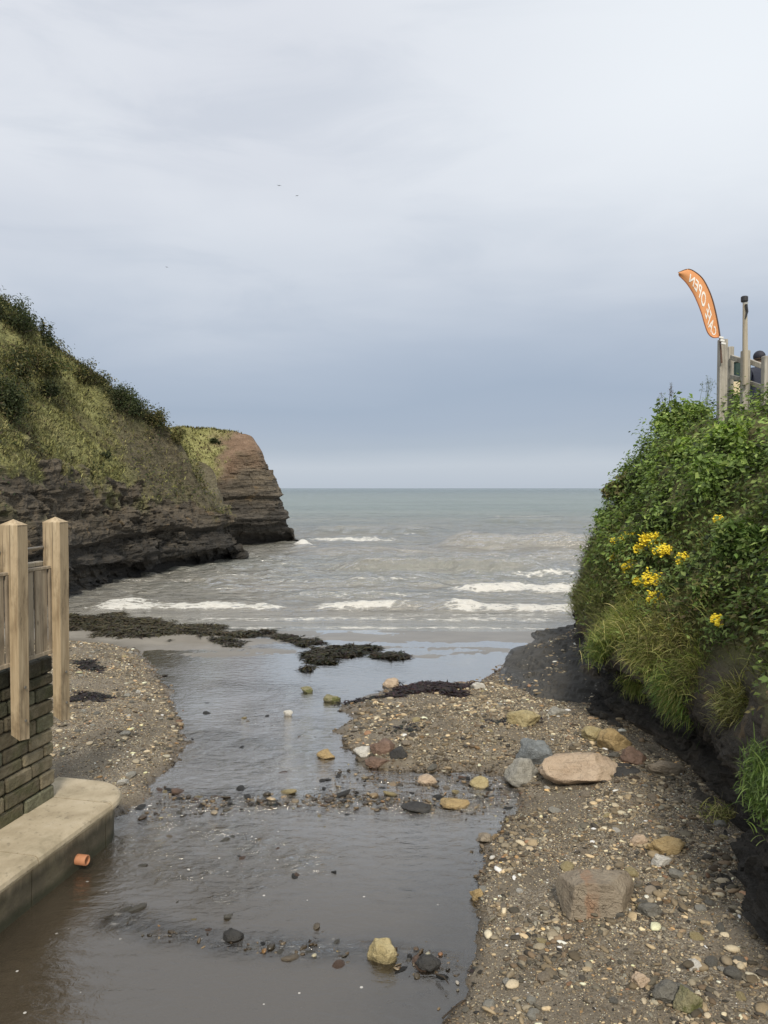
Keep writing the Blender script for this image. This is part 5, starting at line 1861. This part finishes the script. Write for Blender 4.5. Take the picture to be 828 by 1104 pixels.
# grasses through it
mask = area * bvis * sstep(0.0, 0.3, BKT + 0.3 * fbm(BKP * 1.1 + 7, 3)) * (1 - sstep(3.2, 4.2, BKV)) * (0.4 + 0.9 * nose + 0.8 * sstep(0, 0.35, fbm(BKP * 0.9 + 13, 3)))
BANKG = [(0.2762, 0.2338, 0.1063), (0.1913, 0.2338, 0.0638), (0.255, 0.3081, 0.0744), (0.3612, 0.3825, 0.1169), (0.425, 0.4037, 0.17)]
grass_on(BKP, BKN, mask, 7000, r, 0.17, BANKG, 'grass', 'pale rough grass growing through the right bank', 0.9, 0.010, 4)
# thin dead stalks
mask = area * bvis * sstep(0.1, 0.4, BKT) * (1 - sstep(5.6, 6.2, BKV))
grass_on(BKP, BKN, mask, 700, r, 0.34, [(0.10, 0.075, 0.045), (0.16, 0.13, 0.08), (0.07, 0.05, 0.03)], 'dead_grass', 'thin dry stalks standing in the right bank growth', 0.8, 0.007, 2)


def bank_at(px, py):
    h = hit(px, py)
    if h is None:
        return None
    return h


BUSHES = [
    ('leafy_bush', (792, 470), (34, 22), 2400, 0.085, BRIGHT, 'bright leafy bush crowding the foot of the grey fence'),
    ('leafy_bush', (732, 456), (36, 34), 2400, 0.075, BRIGHT + GREEN, 'light green bush on the bank top, left of the grey fence'),
    ('bramble_bush', (676, 528), (26, 24), 1900, 0.07, GREEN + OLIVE, 'loose bramble bush leaning out over the sea side of the bank'),
    ('leafy_bush', (770, 520), (44, 34), 2800, 0.075, GREEN, 'mid green bush filling the middle of the upper bank'),
    ('leafy_bush', (806, 590), (40, 40), 3000, 0.06, VIVID + GREEN, 'fresh green feathery bush at the right, above the lone yellow flower'),
    ('leafy_bush', (712, 560), (36, 22), 1900, 0.065, GREEN + DARKG, 'dark green bush just above the yellow flowers'),
    ('leafy_bush', (742, 488), (26, 22), 1700, 0.08, BRIGHT, 'pale green leafy bush in the upper bank, under the light green bush'),
    ('leafy_bush', (812, 498), (30, 26), 1900, 0.085, BRIGHT + GREEN, 'broad leaved bush at the right frame edge below the fence'),
    ('bramble_bush', (700, 512), (30, 22), 1700, 0.06, GREEN + DARKG, 'dark bramble bush in the shade of the light green bush'),
    ('bramble_bush', (742, 596), (22, 18), 1100, 0.05, OLIVE + GREEN, 'brownish green bramble immediately right of the flower clump'),
    ('leafy_bush', (655, 552), (18, 16), 900, 0.06, GREEN + BRIGHT, 'small green bush on the seaward edge above the pale grass'),
    ('leafy_bush', (815, 668), (24, 26), 1500, 0.05, GREEN + OLIVE, 'low green bush at the right frame edge over the black rock'),
    ('bramble_bush', (766, 640), (30, 22), 1500, 0.05, GREEN + OLIVE, 'olive bramble growing right of the yellow flowers'),
]
for i, (nm, (px, py), (wpx, hpx), n, sz, pal, label) in enumerate(BUSHES):
    h = bank_at(px, py + 8)
    if h is None:
        continue
    p, nn = h
    D = p[1]
    shrub(nm, p, (wpx * D / F, wpx * D / F * 0.7, hpx * D / F), n, sz, pal, label, 'bush', None, 80 + i, 7, 0.12, LEAF, 0.62)


def tussock(px, py, n, L, wd, pal, label, spread=0.16, droop=(0.8, 2.4), seed=0, name='grass_tussock'):
    h = bank_at(px, py)
    if h is None:
        return
    p, nn = h
    if nn[1] > 0:
        nn = -nn
    rr = np.random.default_rng(seed + 40)
    q = rr.normal(size=(n, 3)) * spread * np.array([1, 1, 0.7])
    q -= nn * (q @ nn)[:, None] * 0.8
    d = nn * 0.7 + UZ * 0.75 + 0.5 * rr.normal(size=(n, 3))
    V, T, m = blades(q, d, L * rr.uniform(0.5, 1.25, n), wd * rr.uniform(0.6, 1.3, n), rr.uniform(*droop, n), rr, 5)
    c = leaf_cols(n, rr, pal, 0.3)
    o_ = mk(name, V, T, GRASSM, smooth=False, attrs={'Col': np.repeat(c, m, 0)}, loc=p)
    tag(o_, label, 'grass tussock', 'grass tussocks on the bank edge')


TUSS = [
    ((664, 678), 1500, 0.38, STRAW + GRASSG, 'big pale tussock hanging over the dark overhang below the yellow flowers', 0.17),
    ((652, 700), 700, 0.30, GREEN + GRASSG, 'greener lower fringe of grass under the big pale tussock', 0.13),
    ((702, 705), 900, 0.34, STRAW + GRASSG, 'straw tussock to the right of the big pale tussock', 0.16),
    ((728, 752), 900, 0.30, GRASSG + VIVID, 'yellow green tussock at the lowest point of the overhang', 0.15),
    ((633, 598), 1300, 0.36, STRAW + GRASSG, 'pale grass tuft on the seaward nose of the bank', 0.24),
    ((640, 565), 900, 0.32, GRASSG, 'grass tuft on the upper seaward edge of the bank', 0.20),
    ((820, 846), 1500, 0.21, GREEN + VIVID[:1], 'vivid green tuft at the right frame edge low on the bank', 0.13),
    ((690, 640), 700, 0.30, OLIVE + GRASSG, 'olive grass just beneath the main yellow flower heads', 0.16),
    ((795, 760), 600, 0.28, STRAW + OLIVE, 'dry brown grass hanging on the black rock at right', 0.12),
    ((690, 740), 500, 0.26, GRASSG, 'short grass tuft on the lip between two longer tussocks', 0.10),
    ((650, 630), 1200, 0.32, STRAW + GRASSG, 'wide pale grass patch left of the yellow flowers on the seaward nose', 0.24),
    ((625, 640), 700, 0.28, STRAW, 'driest straw grass at the very tip of the seaward nose', 0.16),
    ((680, 668), 1000, 0.32, GRASSG + STRAW, 'soft grass right above the overhang between tussocks', 0.20),
    ((722, 690), 900, 0.30, STRAW + OLIVE, 'brown dry grass under the lone small yellow flower', 0.2),
    ((745, 725), 700, 0.28, GRASSG + OLIVE, 'hanging grass on the rock above the yellow green tussock', 0.16),
    ((780, 880), 420, 0.20, OLIVE + STRAW, 'thin grass on the rock below the vivid green tuft', 0.10),
]
for i, ((px, py), n, L, pal, label, sp) in enumerate(TUSS):
    tussock(px, py, int(n * 1.8), L * 0.70, 0.007, pal, label, sp, seed=i)

# --- ragwort with yellow flower heads
FLOWER = M('yellow_petal')
FLOWER = FLOWER.done(FLOWER.principled(FLOWER.mix(FLOWER.noise(FLOWER.objc(), 60, 2), (0.80, 0.60, 0.02), (0.90, 0.74, 0.05)), 0.6))
STALK = simple('green_stalk', (0.06, 0.085, 0.025), (0.10, 0.12, 0.035), 20)


def ragwort(heads, base_px, label, seed):
    rr = np.random.default_rng(seed)
    hb = bank_at(*base_px)
    root = empty('ragwort', hb[0], label, 'wildflower')
    B = np.array(hb[0])
    gs = Geo()
    LV, LC = [], []
    for (px, py, wpx) in heads:
        h = bank_at(px, py)
        p = h[0] if h is not None else B
        D = p[1] - 0.30
        c = at_y(px, py, D) - B
        rad = wpx * 1.2 * D / F / 2
        g = Geo()
        nf = max(14, int(20 + 14 * wpx))
        V, T = ico(0)
        for k in range(nf):
            a, q = rr.uniform(0, 2 * math.pi), rad * rr.random() ** 0.5
            off = np.array([q * math.cos(a), q * math.sin(a) * 0.7, rr.normal(0, 0.35 * rad) + 0.02 * (1 - q / rad)])
            fr = rr.uniform(0.011, 0.018)
            # a daisy-like disc: a low centre with a ring of rays
            n_ = 8
            tlt = rr.normal(0, 0.35, 2) + np.array([0, -0.45])
            nrm = np.array([tlt[0], tlt[1], 1.0])
            nrm /= np.linalg.norm(nrm)
            e1 = np.cross(nrm, [0, 1, 0.3])
            e1 /= np.linalg.norm(e1)
            e2 = np.cross(nrm, e1)
            rim = []
            for j in range(2 * n_):
                th = math.pi * j / n_
                rj = fr * (1.0 if j % 2 == 0 else 0.72)
                rim.append(c + off + rj * (e1 * math.cos(th) + e2 * math.sin(th)))
            Vv = rim + [c + off + nrm * fr * 0.35, c + off - nrm * fr * 0.2]
            Tt = [(j, (j + 1) % (2 * n_), 2 * n_) for j in range(2 * n_)] + [((j + 1) % (2 * n_), j, 2 * n_ + 1) for j in range(2 * n_)]
            g.add(Vv, (), Tt)
            g.tube([c - UZ * 0.03, c + off - nrm * fr * 0.15], 0.0018, 4)
        g.build('flower_head', FLOWER, root, smooth=False)
        foot = np.array(hit(px, min(py + 22, 760))[0]) - B if hit(px, min(py + 22, 760)) is not None else np.zeros(3)
        mid_ = (foot + c) / 2 + np.array([0, -0.05, 0.02])
        gs.tube([foot, mid_, c - UZ * 0.01], [0.006, 0.005, 0.003], 6)
        for k in range(5):
            f0 = lerp(mid_, c, rr.random() * 0.7)
            gs.tube([f0, c + rr.normal(size=3) * rad * 0.6], [0.003, 0.0015], 5)
        m_ = 60
        tt = rr.random(m_)[:, None]
        LV.append(foot + (c - foot) * tt * 0.95 + rr.normal(size=(m_, 3)) * 0.045)
    gs.build('stem', STALK, root, smooth=True)
    P = np.concatenate(LV)
    V, T = leaves(P, np.tile(np.array([-0.4, -0.5, 0.6]), (len(P), 1)), 0.06 * rr.uniform(0.6, 1.3, len(P)), rr, 0.4)
    mk('foliage', V, T, LEAF, root, smooth=False, attrs={'Col': np.repeat(leaf_cols(len(P), rr, GREEN), 4, 0)})


ragwort([(701, 583, 21), (703, 625, 18), (707, 646, 16), (664, 601, 11), (678, 612, 13), (675, 581, 12), (663, 584, 8), (690, 593, 12), (718, 594, 12), (737, 603, 14), (684, 578, 7), (709, 595, 11), (676, 596, 9), (687, 627, 8)],
        (705, 665), 'large clump of yellow flower heads on the seaward bank', 3)
ragwort([(772, 668, 9), (775, 673, 6)], (776, 690), 'single small yellow flower low on the bank, right of the large clump', 4)
ragwort([(775, 560, 9)], (776, 575), 'lone yellow flower head high in the green bush', 5)
# dock seed heads against the sky
rr = np.random.default_rng(8)
for (px, py, top, col, label) in ((722, 440, 414, (0.10, 0.045, 0.03), 'reddish brown dock seed head on the skyline left of the fence'),
                                  (757, 424, 402, (0.12, 0.14, 0.06), 'feathery grass head beside the first fence post')):
    h = None
    for dy in range(0, 50, 3):
        h = hit(px, py + dy)
        if h is not None and h[0][1] < 16:
            break
    p = h[0]
    D = p[1]
    root = empty('tall_weed', p, label, 'weed')
    g = Geo()
    for k in range(6):
        tp = at_y(px + rr.normal(0, 7), top + rr.uniform(-2, 14), D) - p
        b0 = rr.normal(size=3) * 0.03
        mid_ = (tp + b0) / 2 + rr.normal(size=3) * 0.03
        g.tube([b0 - UZ * 0.1, mid_, tp], [0.004, 0.003, 0.0015], 5)
        t = rr.uniform(0.55, 1.0, 30)[:, None]
        Pq = mid_ * (1 - t) + tp * t + rr.normal(size=(30, 3)) * 0.014
        V, T = leaves(Pq, np.tile(UZ, (len(Pq), 1)), 0.024 * rr.uniform(0.5, 1.4, len(Pq)), rr, 0.5)
        mk('seed_head', V, T, LEAF, root, smooth=False, attrs={'Col': np.repeat(leaf_cols(len(Pq), rr, [col]), 4, 0)})
    g.build('stem', STALK, root, smooth=True)

# ------------------------------------------------------------------ top of the bank: fence, flag, lamp, person
def post_px(x0, x1, ytop, ybot, y, depth=0.1):
    cx_ = (x0 + x1) / 2
    a, b = at_y(cx_, ytop, y), at_y(cx_, ybot, y)
    w2 = (x1 - x0) / F * y / 2
    g_ = Geo()
    zc, hz = (a[2] + b[2]) / 2, (a[2] - b[2]) / 2
    g_.box((a[0], y, zc), (w2, 0, 0), (0, depth / 2, 0), (0, 0, hz), 0.008)
    return g_, np.array([a[0], y, b[2]])


gf_loc = at_y(800, 430, 10.3)
gfence = empty('boundary_fence', gf_loc, 'weathered grey post and rail fence on top of the right bank', 'fence')
for x0, x1, yt, yb, y in ((775, 783.5, 366, 470, 10.5), (784, 790, 374, 470, 10.75), (800, 807.5, 378, 480, 10.25), (822.5, 831, 384, 500, 9.9)):
    g, l = post_px(x0, x1, yt, yb, y)
    child(g, 'post', GREYW, l, gfence, gf_loc)


def rail(xa, ya, xb, yb, da, db, th, mat=GREYW, name='rail'):
    A, B_ = at_y(xa, ya, da), at_y(xb, yb, db)
    g_ = Geo()
    ax = (B_ - A) / 2
    side = np.cross(ax, UZ)
    side /= np.linalg.norm(side)
    up = np.cross(side, ax)
    up /= np.linalg.norm(up)
    g_.box((A + B_) / 2, ax, side * 0.02, up * th / 2, 0.006)
    return child(g_, name, mat, (A + B_) / 2, gfence, gf_loc)


rail(788, 385, 803, 390, 10.66, 10.36, 0.07)
rail(803, 388, 842, 402, 10.36, 9.8, 0.07)
rail(788, 406, 803, 410, 10.66, 10.36, 0.06)
rail(803, 411, 842, 424, 10.36, 9.8, 0.06)

# lamp on a slim pole, strapped to the post
y = 10.15
b0, t0 = at_y(803.5, 415, y), at_y(803.2, 328, y)
lroot = empty('lamp_post', b0, 'slim tan pole with a small black lamp head rising from the grey fence', 'lamp')
g = Geo()
g.tube([b0, lerp(b0, t0, 0.5), t0], [0.036, 0.034, 0.029], 12)
child(g, 'pole', PALE, b0, lroot, b0)
BLACK = simple('black_plastic', (0.02, 0.02, 0.024), (0.035, 0.035, 0.04), 20, 0.45)
WHITEP = simple('white_plastic', (0.7, 0.7, 0.7), (0.8, 0.8, 0.8), 20, 0.5)
g = Geo()
c = at_y(802.6, 323, y)
g.tube([c - UZ * 0.032, c - UZ * 0.02, c + UZ * 0.035, c + UZ * 0.045], [0.040, 0.046, 0.046, 0.036], 16)
child(g, 'lamp_head', BLACK, c, lroot, b0)
g = Geo()
c = at_y(803.5, 327, y)
g.tube([c - UZ * 0.016, c + UZ * 0.006], [0.026, 0.038], 14)
child(g, 'diffuser', WHITEP, c, lroot, b0)
g = Geo()
g.tube([at_y(804.5, 328, y - 0.04), at_y(805.6, 336, y - 0.04), at_y(804.0, 343, y - 0.04)], [0.018, 0.016, 0.008], 8)
child(g, 'cable', BLACK, at_y(804.5, 336, y), lroot, b0)

# feather flag
YF = 10.42
poleL = [(776, 365), (774.2, 352), (771.5, 338), (768, 324), (763.5, 312), (757.5, 301), (750, 294), (741.5, 290.3), (731, 294)]
freeL = [(775.3, 363.4), (768, 364.2), (762.2, 360), (758.3, 350), (755.2, 338), (751, 325), (746.5, 314), (740.5, 304), (732.6, 295.6)]
pole_c = catmull([at_y(x, y_, YF) for x, y_ in poleL], 48)
free_c = catmull([at_y(x, y_, YF - 0.02) for x, y_ in freeL], 48)
FB = np.array(at_y(777.5, 372, YF))


def flag_pt(t, v):
    """t 0 at the foot, 1 at the tip; v 0 on the pole, 1 on the free edge"""
    t = np.clip(np.asarray(t, float), 0, 1) * 47
    i = np.clip(t.astype(int), 0, 46)
    f = (t - i)[:, None]
    a = pole_c[i] * (1 - f) + pole_c[i + 1] * f
    b = free_c[i] * (1 - f) + free_c[i + 1] * f
    v = np.asarray(v, float)[:, None]
    p = a * (1 - v) + b * v
    p[:, 1] += (0.035 * np.sin(3.0 * v[:, 0] + 5 * t / 47) * v[:, 0])
    return p


flag = empty('feather_flag', FB, 'orange feather flag with white CAFE OPEN lettering tied to the fence post', 'flag')
CLOTH = M('orange_cloth')
CLOTH = CLOTH.done(CLOTH.principled(CLOTH.mix(CLOTH.noise(CLOTH.objc(), 6, 4), (0.60, 0.26, 0.10), (0.69, 0.32, 0.14)), 0.75))
CLOTHD = simple('dark_orange_hem', (0.30, 0.10, 0.04), (0.36, 0.13, 0.06), 10)
nt_, nv_ = 48, 12
tt, vv2 = np.meshgrid(np.linspace(0, 1, nt_), np.linspace(0, 1, nv_), indexing='ij')
A = flag_pt(tt.ravel(), vv2.ravel())
Fq = grid_faces(nt_, nv_)
nA = len(A)
th = np.array([0, 0.002, 0])
edge = [(i * nv_, (i + 1) * nv_, (i + 1) * nv_ + nA, i * nv_ + nA) for i in range(nt_ - 1)] + [(i * nv_ + nv_ - 1 + nA, (i + 1) * nv_ + nv_ - 1 + nA, (i + 1) * nv_ + nv_ - 1, i * nv_ + nv_ - 1) for i in range(nt_ - 1)]
mk('banner', np.concatenate([A - th, A + th]) - FB, [np.concatenate([Fq, Fq[:, ::-1] + nA, np.array(edge)])], CLOTH, flag)
g = Geo()
g.tube(np.concatenate([[FB - UZ * 0.25 + np.array([0.01, 0, 0])], pole_c + np.array([0.004, 0, 0.002])]), np.concatenate([[0.013], np.linspace(0.012, 0.007, 48)]), 8)
child(g, 'pole', simple('dark_flag_pole', (0.09, 0.045, 0.03), (0.12, 0.07, 0.05), 20, 0.5), FB, flag, FB)
g = Geo()
g.tube(flag_pt(np.linspace(0.02, 0.99, 40), np.full(40, 0.985)), 0.007, 6)
child(g, 'hem', CLOTHD, FB, flag, FB)
g = Geo()
for k in range(3):
    c = at_y(777.5 + k * 1.2, 364 + 3.2 * k, YF - 0.06)
    g.box(c, (0.03, 0, -0.006), (0, 0.012, 0), (0.003, 0, 0.014), 0.004)
child(g, 'tie_strap', WHITEP, at_y(778, 366, YF), flag, FB)
# lettering: runs from foot to tip, printed so that it is seen from behind here
fc = bpy.data.curves.new('lettering', 'FONT')
fc.body = 'CAFE OPEN'
fc.size = 1.0
fc.resolution_u = 3
fc.offset = 0.018
fc.space_character = 1.1
fo = bpy.data.objects.new('lettering', fc)
COL.objects.link(fo)
dg = bpy.context.evaluated_depsgraph_get()
dg.update()
me = bpy.data.meshes.new_from_object(fo.evaluated_get(dg))
COL.objects.unlink(fo)
bpy.data.objects.remove(fo)
import bmesh
bm = bmesh.new()
bm.from_mesh(me)
bmesh.ops.triangulate(bm, faces=bm.faces[:])
bmesh.ops.subdivide_edges(bm, edges=[e for e in bm.edges if e.calc_length() > 0.15], cuts=3, use_grid_fill=True)
bmesh.ops.triangulate(bm, faces=bm.faces[:])
bm.verts.index_update()
LVt = np.array([v.co[:] for v in bm.verts])
LT = np.array([[v.index for v in f.verts] for f in bm.faces])
bm.free()
u = (LVt[:, 0] - LVt[:, 0].min()) / np.ptp(LVt[:, 0])
vh = (LVt[:, 1] - LVt[:, 1].min()) / np.ptp(LVt[:, 1])
Lp = flag_pt(0.10 + 0.74 * u, 0.80 - 0.52 * vh)
nL = len(Lp)
mk('lettering', np.concatenate([Lp - np.array([0, 0.006, 0]), Lp + np.array([0, 0.006, 0])]) - FB, [np.concatenate([LT, LT[:, ::-1] + nL])], simple('white_print', (0.72, 0.70, 0.66), (0.8, 0.78, 0.74), 10), flag, smooth=False)

# person behind the fence, seen from behind
def person(loc, label, yaw):
    root_pts = {'pelvis': (0, 0, 0.95), 'belly': (0, 0.0, 1.10), 'chest': (0, 0.0, 1.32), 'neck': (0, 0.0, 1.47), 'jaw': (0, 0.02, 1.56), 'head': (0, 0.01, 1.66), 'crown': (0, 0.0, 1.73),
                'nose': (0, 0.115, 1.63), 'earl': (-0.085, 0.0, 1.63), 'earr': (0.085, 0, 1.63)}
    rad = {'pelvis': 0.165, 'belly': 0.155, 'chest': 0.17, 'neck': 0.06, 'jaw': 0.068, 'head': 0.09, 'crown': 0.06, 'nose': 0.012, 'earl': 0.02, 'earr': 0.02}
    edges = [('pelvis', 'belly'), ('belly', 'chest'), ('chest', 'neck'), ('neck', 'jaw'), ('jaw', 'head'), ('head', 'crown'), ('head', 'nose'), ('head', 'earl'), ('head', 'earr')]
    for sname, sx_ in (('l', -1), ('r', 1)):
        J = {'hip': (0.10 * sx_, 0, 0.88, 0.10), 'knee': (0.115 * sx_, 0.02, 0.50, 0.065), 'ankle': (0.12 * sx_, -0.02, 0.09, 0.045), 'toe': (0.13 * sx_, 0.15, 0.04, 0.04),
             'sho': (0.185 * sx_, 0, 1.40, 0.075), 'elb': (0.25 * sx_, 0.02, 1.13, 0.055), 'wri': (0.20 * sx_, 0.24, 1.08, 0.035), 'palm': (0.18 * sx_, 0.32, 1.09, 0.034)}
        for k, v in J.items():
            root_pts[sname + k] = v[:3]
            rad[sname + k] = v[3]
        for f in range(4):
            nm = sname + 'f%d' % f
            root_pts[nm] = (0.18 * sx_ + (f - 1.5) * 0.02, 0.385 + (0.01 if f in (1, 2) else 0), 1.085)
            root_pts[nm + 't'] = (0.18 * sx_ + (f - 1.5) * 0.022, 0.42 + (0.01 if f in (1, 2) else 0), 1.06)
            rad[nm], rad[nm + 't'] = 0.009, 0.007
            edges += [(sname + 'palm', nm), (nm, nm + 't')]
        root_pts[sname + 'th'] = (0.18 * sx_ - 0.05 * sx_, 0.345, 1.09)
        rad[sname + 'th'] = 0.010
        edges += [(sname + 'palm', sname + 'th'), ('pelvis', sname + 'hip'), (sname + 'hip', sname + 'knee'), (sname + 'knee', sname + 'ankle'), (sname + 'ankle', sname + 'toe'),
                  ('chest', sname + 'sho'), (sname + 'sho', sname + 'elb'), (sname + 'elb', sname + 'wri'), (sname + 'wri', sname + 'palm')]
    names = list(root_pts)
    me = bpy.data.meshes.new('person')
    me.from_pydata([root_pts[n_] for n_ in names], [(names.index(a), names.index(b)) for a, b in edges], [])
    o_ = bpy.data.objects.new('person', me)
    COL.objects.link(o_)
    sk = o_.modifiers.new('skin', 'SKIN')
    if not me.skin_vertices:
        bm_ = bmesh.new()
        bm_.from_mesh(me)
        bm_.verts.layers.skin.verify()
        bm_.to_mesh(me)
        bm_.free()
    for i_, n_ in enumerate(names):
        me.skin_vertices[0].data[i_].radius = (rad[n_] * (1.25 if n_ in ('chest', 'pelvis', 'belly') else 1), rad[n_] * (0.8 if n_ in ('chest', 'pelvis', 'belly') else 1))
        me.skin_vertices[0].data[i_].use_root = (n_ == 'pelvis')
    ss = o_.modifiers.new('sub', 'SUBSURF')
    ss.levels = ss.render_levels = 2
    dg_ = bpy.context.evaluated_depsgraph_get()
    dg_.update()
    m2 = bpy.data.meshes.new_from_object(o_.evaluated_get(dg_))
    o_.modifiers.clear()
    o_.data = m2
    m2.materials.clear()
    for mm in (simple('skin', (0.42, 0.27, 0.20), (0.48, 0.32, 0.25), 30), simple('navy_jacket', (0.012, 0.016, 0.035), (0.02, 0.026, 0.05), 20), simple('dark_trousers', (0.02, 0.02, 0.022), (0.035, 0.035, 0.04), 20)):
        m2.materials.append(mm)
    for p_ in m2.polygons:
        c_ = p_.center
        p_.material_index = 2 if c_[2] < 0.92 and abs(c_[0]) < 0.3 and c_[1] < 0.2 else (0 if (c_[2] > 1.50 or c_[1] > 0.27) else 1)
        p_.use_smooth = True
    o_.location = loc
    o_.rotation_euler = (0, 0, yaw)
    tag(o_, label, 'person')
    # knitted hat and hair
    V, T = ICO3
    V = V * np.array([0.106, 0.118, 0.115]) + np.array([0, -0.005, 1.685])
    V = V[:, :]
    k = V[:, 2]
    V = V.copy()
    V[:, 2] = np.maximum(k, 1.645 + 0.0 * k)
    mk('hat', V, T, simple('dark_navy_knit', (0.012, 0.012, 0.022), (0.025, 0.025, 0.04), 40), o_)
    g_ = Geo()
    g_.tube([(0.0, -0.03, 1.60), (0, -0.02, 1.655)], [0.082, 0.098], 16)
    g_.build('hair', simple('brown_hair', (0.05, 0.03, 0.02), (0.09, 0.06, 0.04), 40), o_, smooth=True)
    g_ = Geo()
    for sx_ in (-1, 1):
        g_.tube([(0.034 * sx_, 0.083, 1.655), (0.034 * sx_, 0.093, 1.655)], 0.012, 8)
    g_.build('eyes', simple('dark_eyes', (0.02, 0.015, 0.01), (0.05, 0.04, 0.03), 40), o_)
    return o_


PY = 14.5
hp = at_y(818.5, 378, PY)
person((hp[0], PY, hp[2] - 1.80), 'person in a navy jacket and dark hat standing behind the grey fence', math.radians(12))

# paving of the terrace above the bank, where the person stands
tz_ = hp[2] - 1.80
TX, TY2 = np.meshgrid(np.linspace(5.6, 22, 40), np.linspace(-2, 15.0, 40), indexing='xy')
tx, ty = TX.ravel(), TY2.ravel()
tzv = 4.02 + (tz_ - 4.02) * sstep(5.8, 7.2, tx) + 0.01 * fbm(np.stack([tx, ty, 0 * tx], 1), 2)
keep = np.ones(len(tx), bool)
tf = grid_faces(40, 40)
o = mk('path', np.stack([tx, ty, tzv], 1), tf, simple('gravel_path', (0.16, 0.14, 0.12), (0.26, 0.235, 0.20), 6))
tag(o, 'gravel path along the top of the right bank', 'path', kind='structure')

# things glimpsed between the rails
c = at_y(796, 399, 12.0)
root = empty('storage_box', (c[0], 12.0, 4.2), 'dark green box seen in the gap between the upper fence rails', 'box')
DG = simple('dark_green_plastic', (0.012, 0.035, 0.032), (0.02, 0.05, 0.045), 15, 0.5)
base = np.array(root.location)
hz = (c[2] + 0.10 - 4.2)
g = Geo()
g.box((c[0], 12.0, 4.2 + hz / 2), (0.13, 0, 0), (0, 0.16, 0), (0, 0, hz / 2), 0.02)
child(g, 'body', DG, base, root, base)
g = Geo()
g.box((c[0], 12.0, 4.2 + hz + 0.018), (0.145, 0, 0), (0, 0.175, 0), (0, 0, 0.016), 0.01)
child(g, 'lid', WHITEP, base, root, base)
c = at_y(795.5, 419, 11.3)
root = empty('notice_board', (c[0], 11.3, c[2] - 0.2), 'small plain cream board standing behind the fence, below the dark green box', 'board')
base = np.array(root.location)
g = Geo()
g.box(c, (0.075, 0, 0), (0, 0.012, 0), (0, 0, 0.105), 0.006)
child(g, 'panel', simple('cream_paint', (0.60, 0.50, 0.33), (0.68, 0.58, 0.40), 8), base, root, base)
g = Geo()
g.box(c - np.array([0.087, 0, 0.03]), (0.011, 0, 0), (0, 0.015, 0), (0, 0, 0.17), 0.003)
child(g, 'upright', simple('rust_brown_paint', (0.22, 0.09, 0.05), (0.28, 0.13, 0.08), 8), base, root, base)

# ------------------------------------------------------------------ birds far out in the sky
def bird(px, py, D, span, label, yaw, seed):
    p = at_y(px, py, D)
    V, T = ICO2
    b = V * np.array([0.07, 0.24, 0.07]) * span
    # wings: two tapered, slightly raised panels with thickness
    W, Q = [], []
    for sx_ in (-1, 1):
        st_w = [(0.02, 0.10, 0.0, 0.11), (0.22, 0.13, 0.075, 0.10), (0.5, 0.02, 0.03, 0.03)]
        b0_ = len(W)
        for (xx, yy, zz_, ch) in st_w:
            W += [(sx_ * xx * span, (yy + ch) * span, zz_ * span), (sx_ * xx * span, (yy - ch) * span, zz_ * span), (sx_ * xx * span, yy * span, (zz_ + 0.018) * span), (sx_ * xx * span, yy * span, (zz_ - 0.012) * span)]
        for k in range(2):
            i_, j_ = b0_ + 4 * k, b0_ + 4 * k + 4
            for a, c in ((0, 2), (2, 1), (1, 3), (3, 0)):
                Q.append((i_ + a, i_ + c, j_ + c, j_ + a))
    allV = np.concatenate([b, np.array(W)])
    o_ = mk('gull', allV, [T, np.array(Q) + len(b)], simple('grey_plumage', (0.10, 0.10, 0.11), (0.18, 0.18, 0.19), 5), loc=p, rot=(0, 0, yaw))
    tag(o_, label, 'bird', 'birds far off over the sea')


bird(301, 200, 150, 0.95, 'tiny distant gull, upper of the pair in the middle sky', 0.4, 1)
bird(320, 211, 160, 0.9, 'tiny distant gull, lower of the pair in the middle sky', -0.5, 2)
bird(180, 288, 160, 0.8, 'tiny distant gull alone in the sky above the cliff', 0.9, 3)
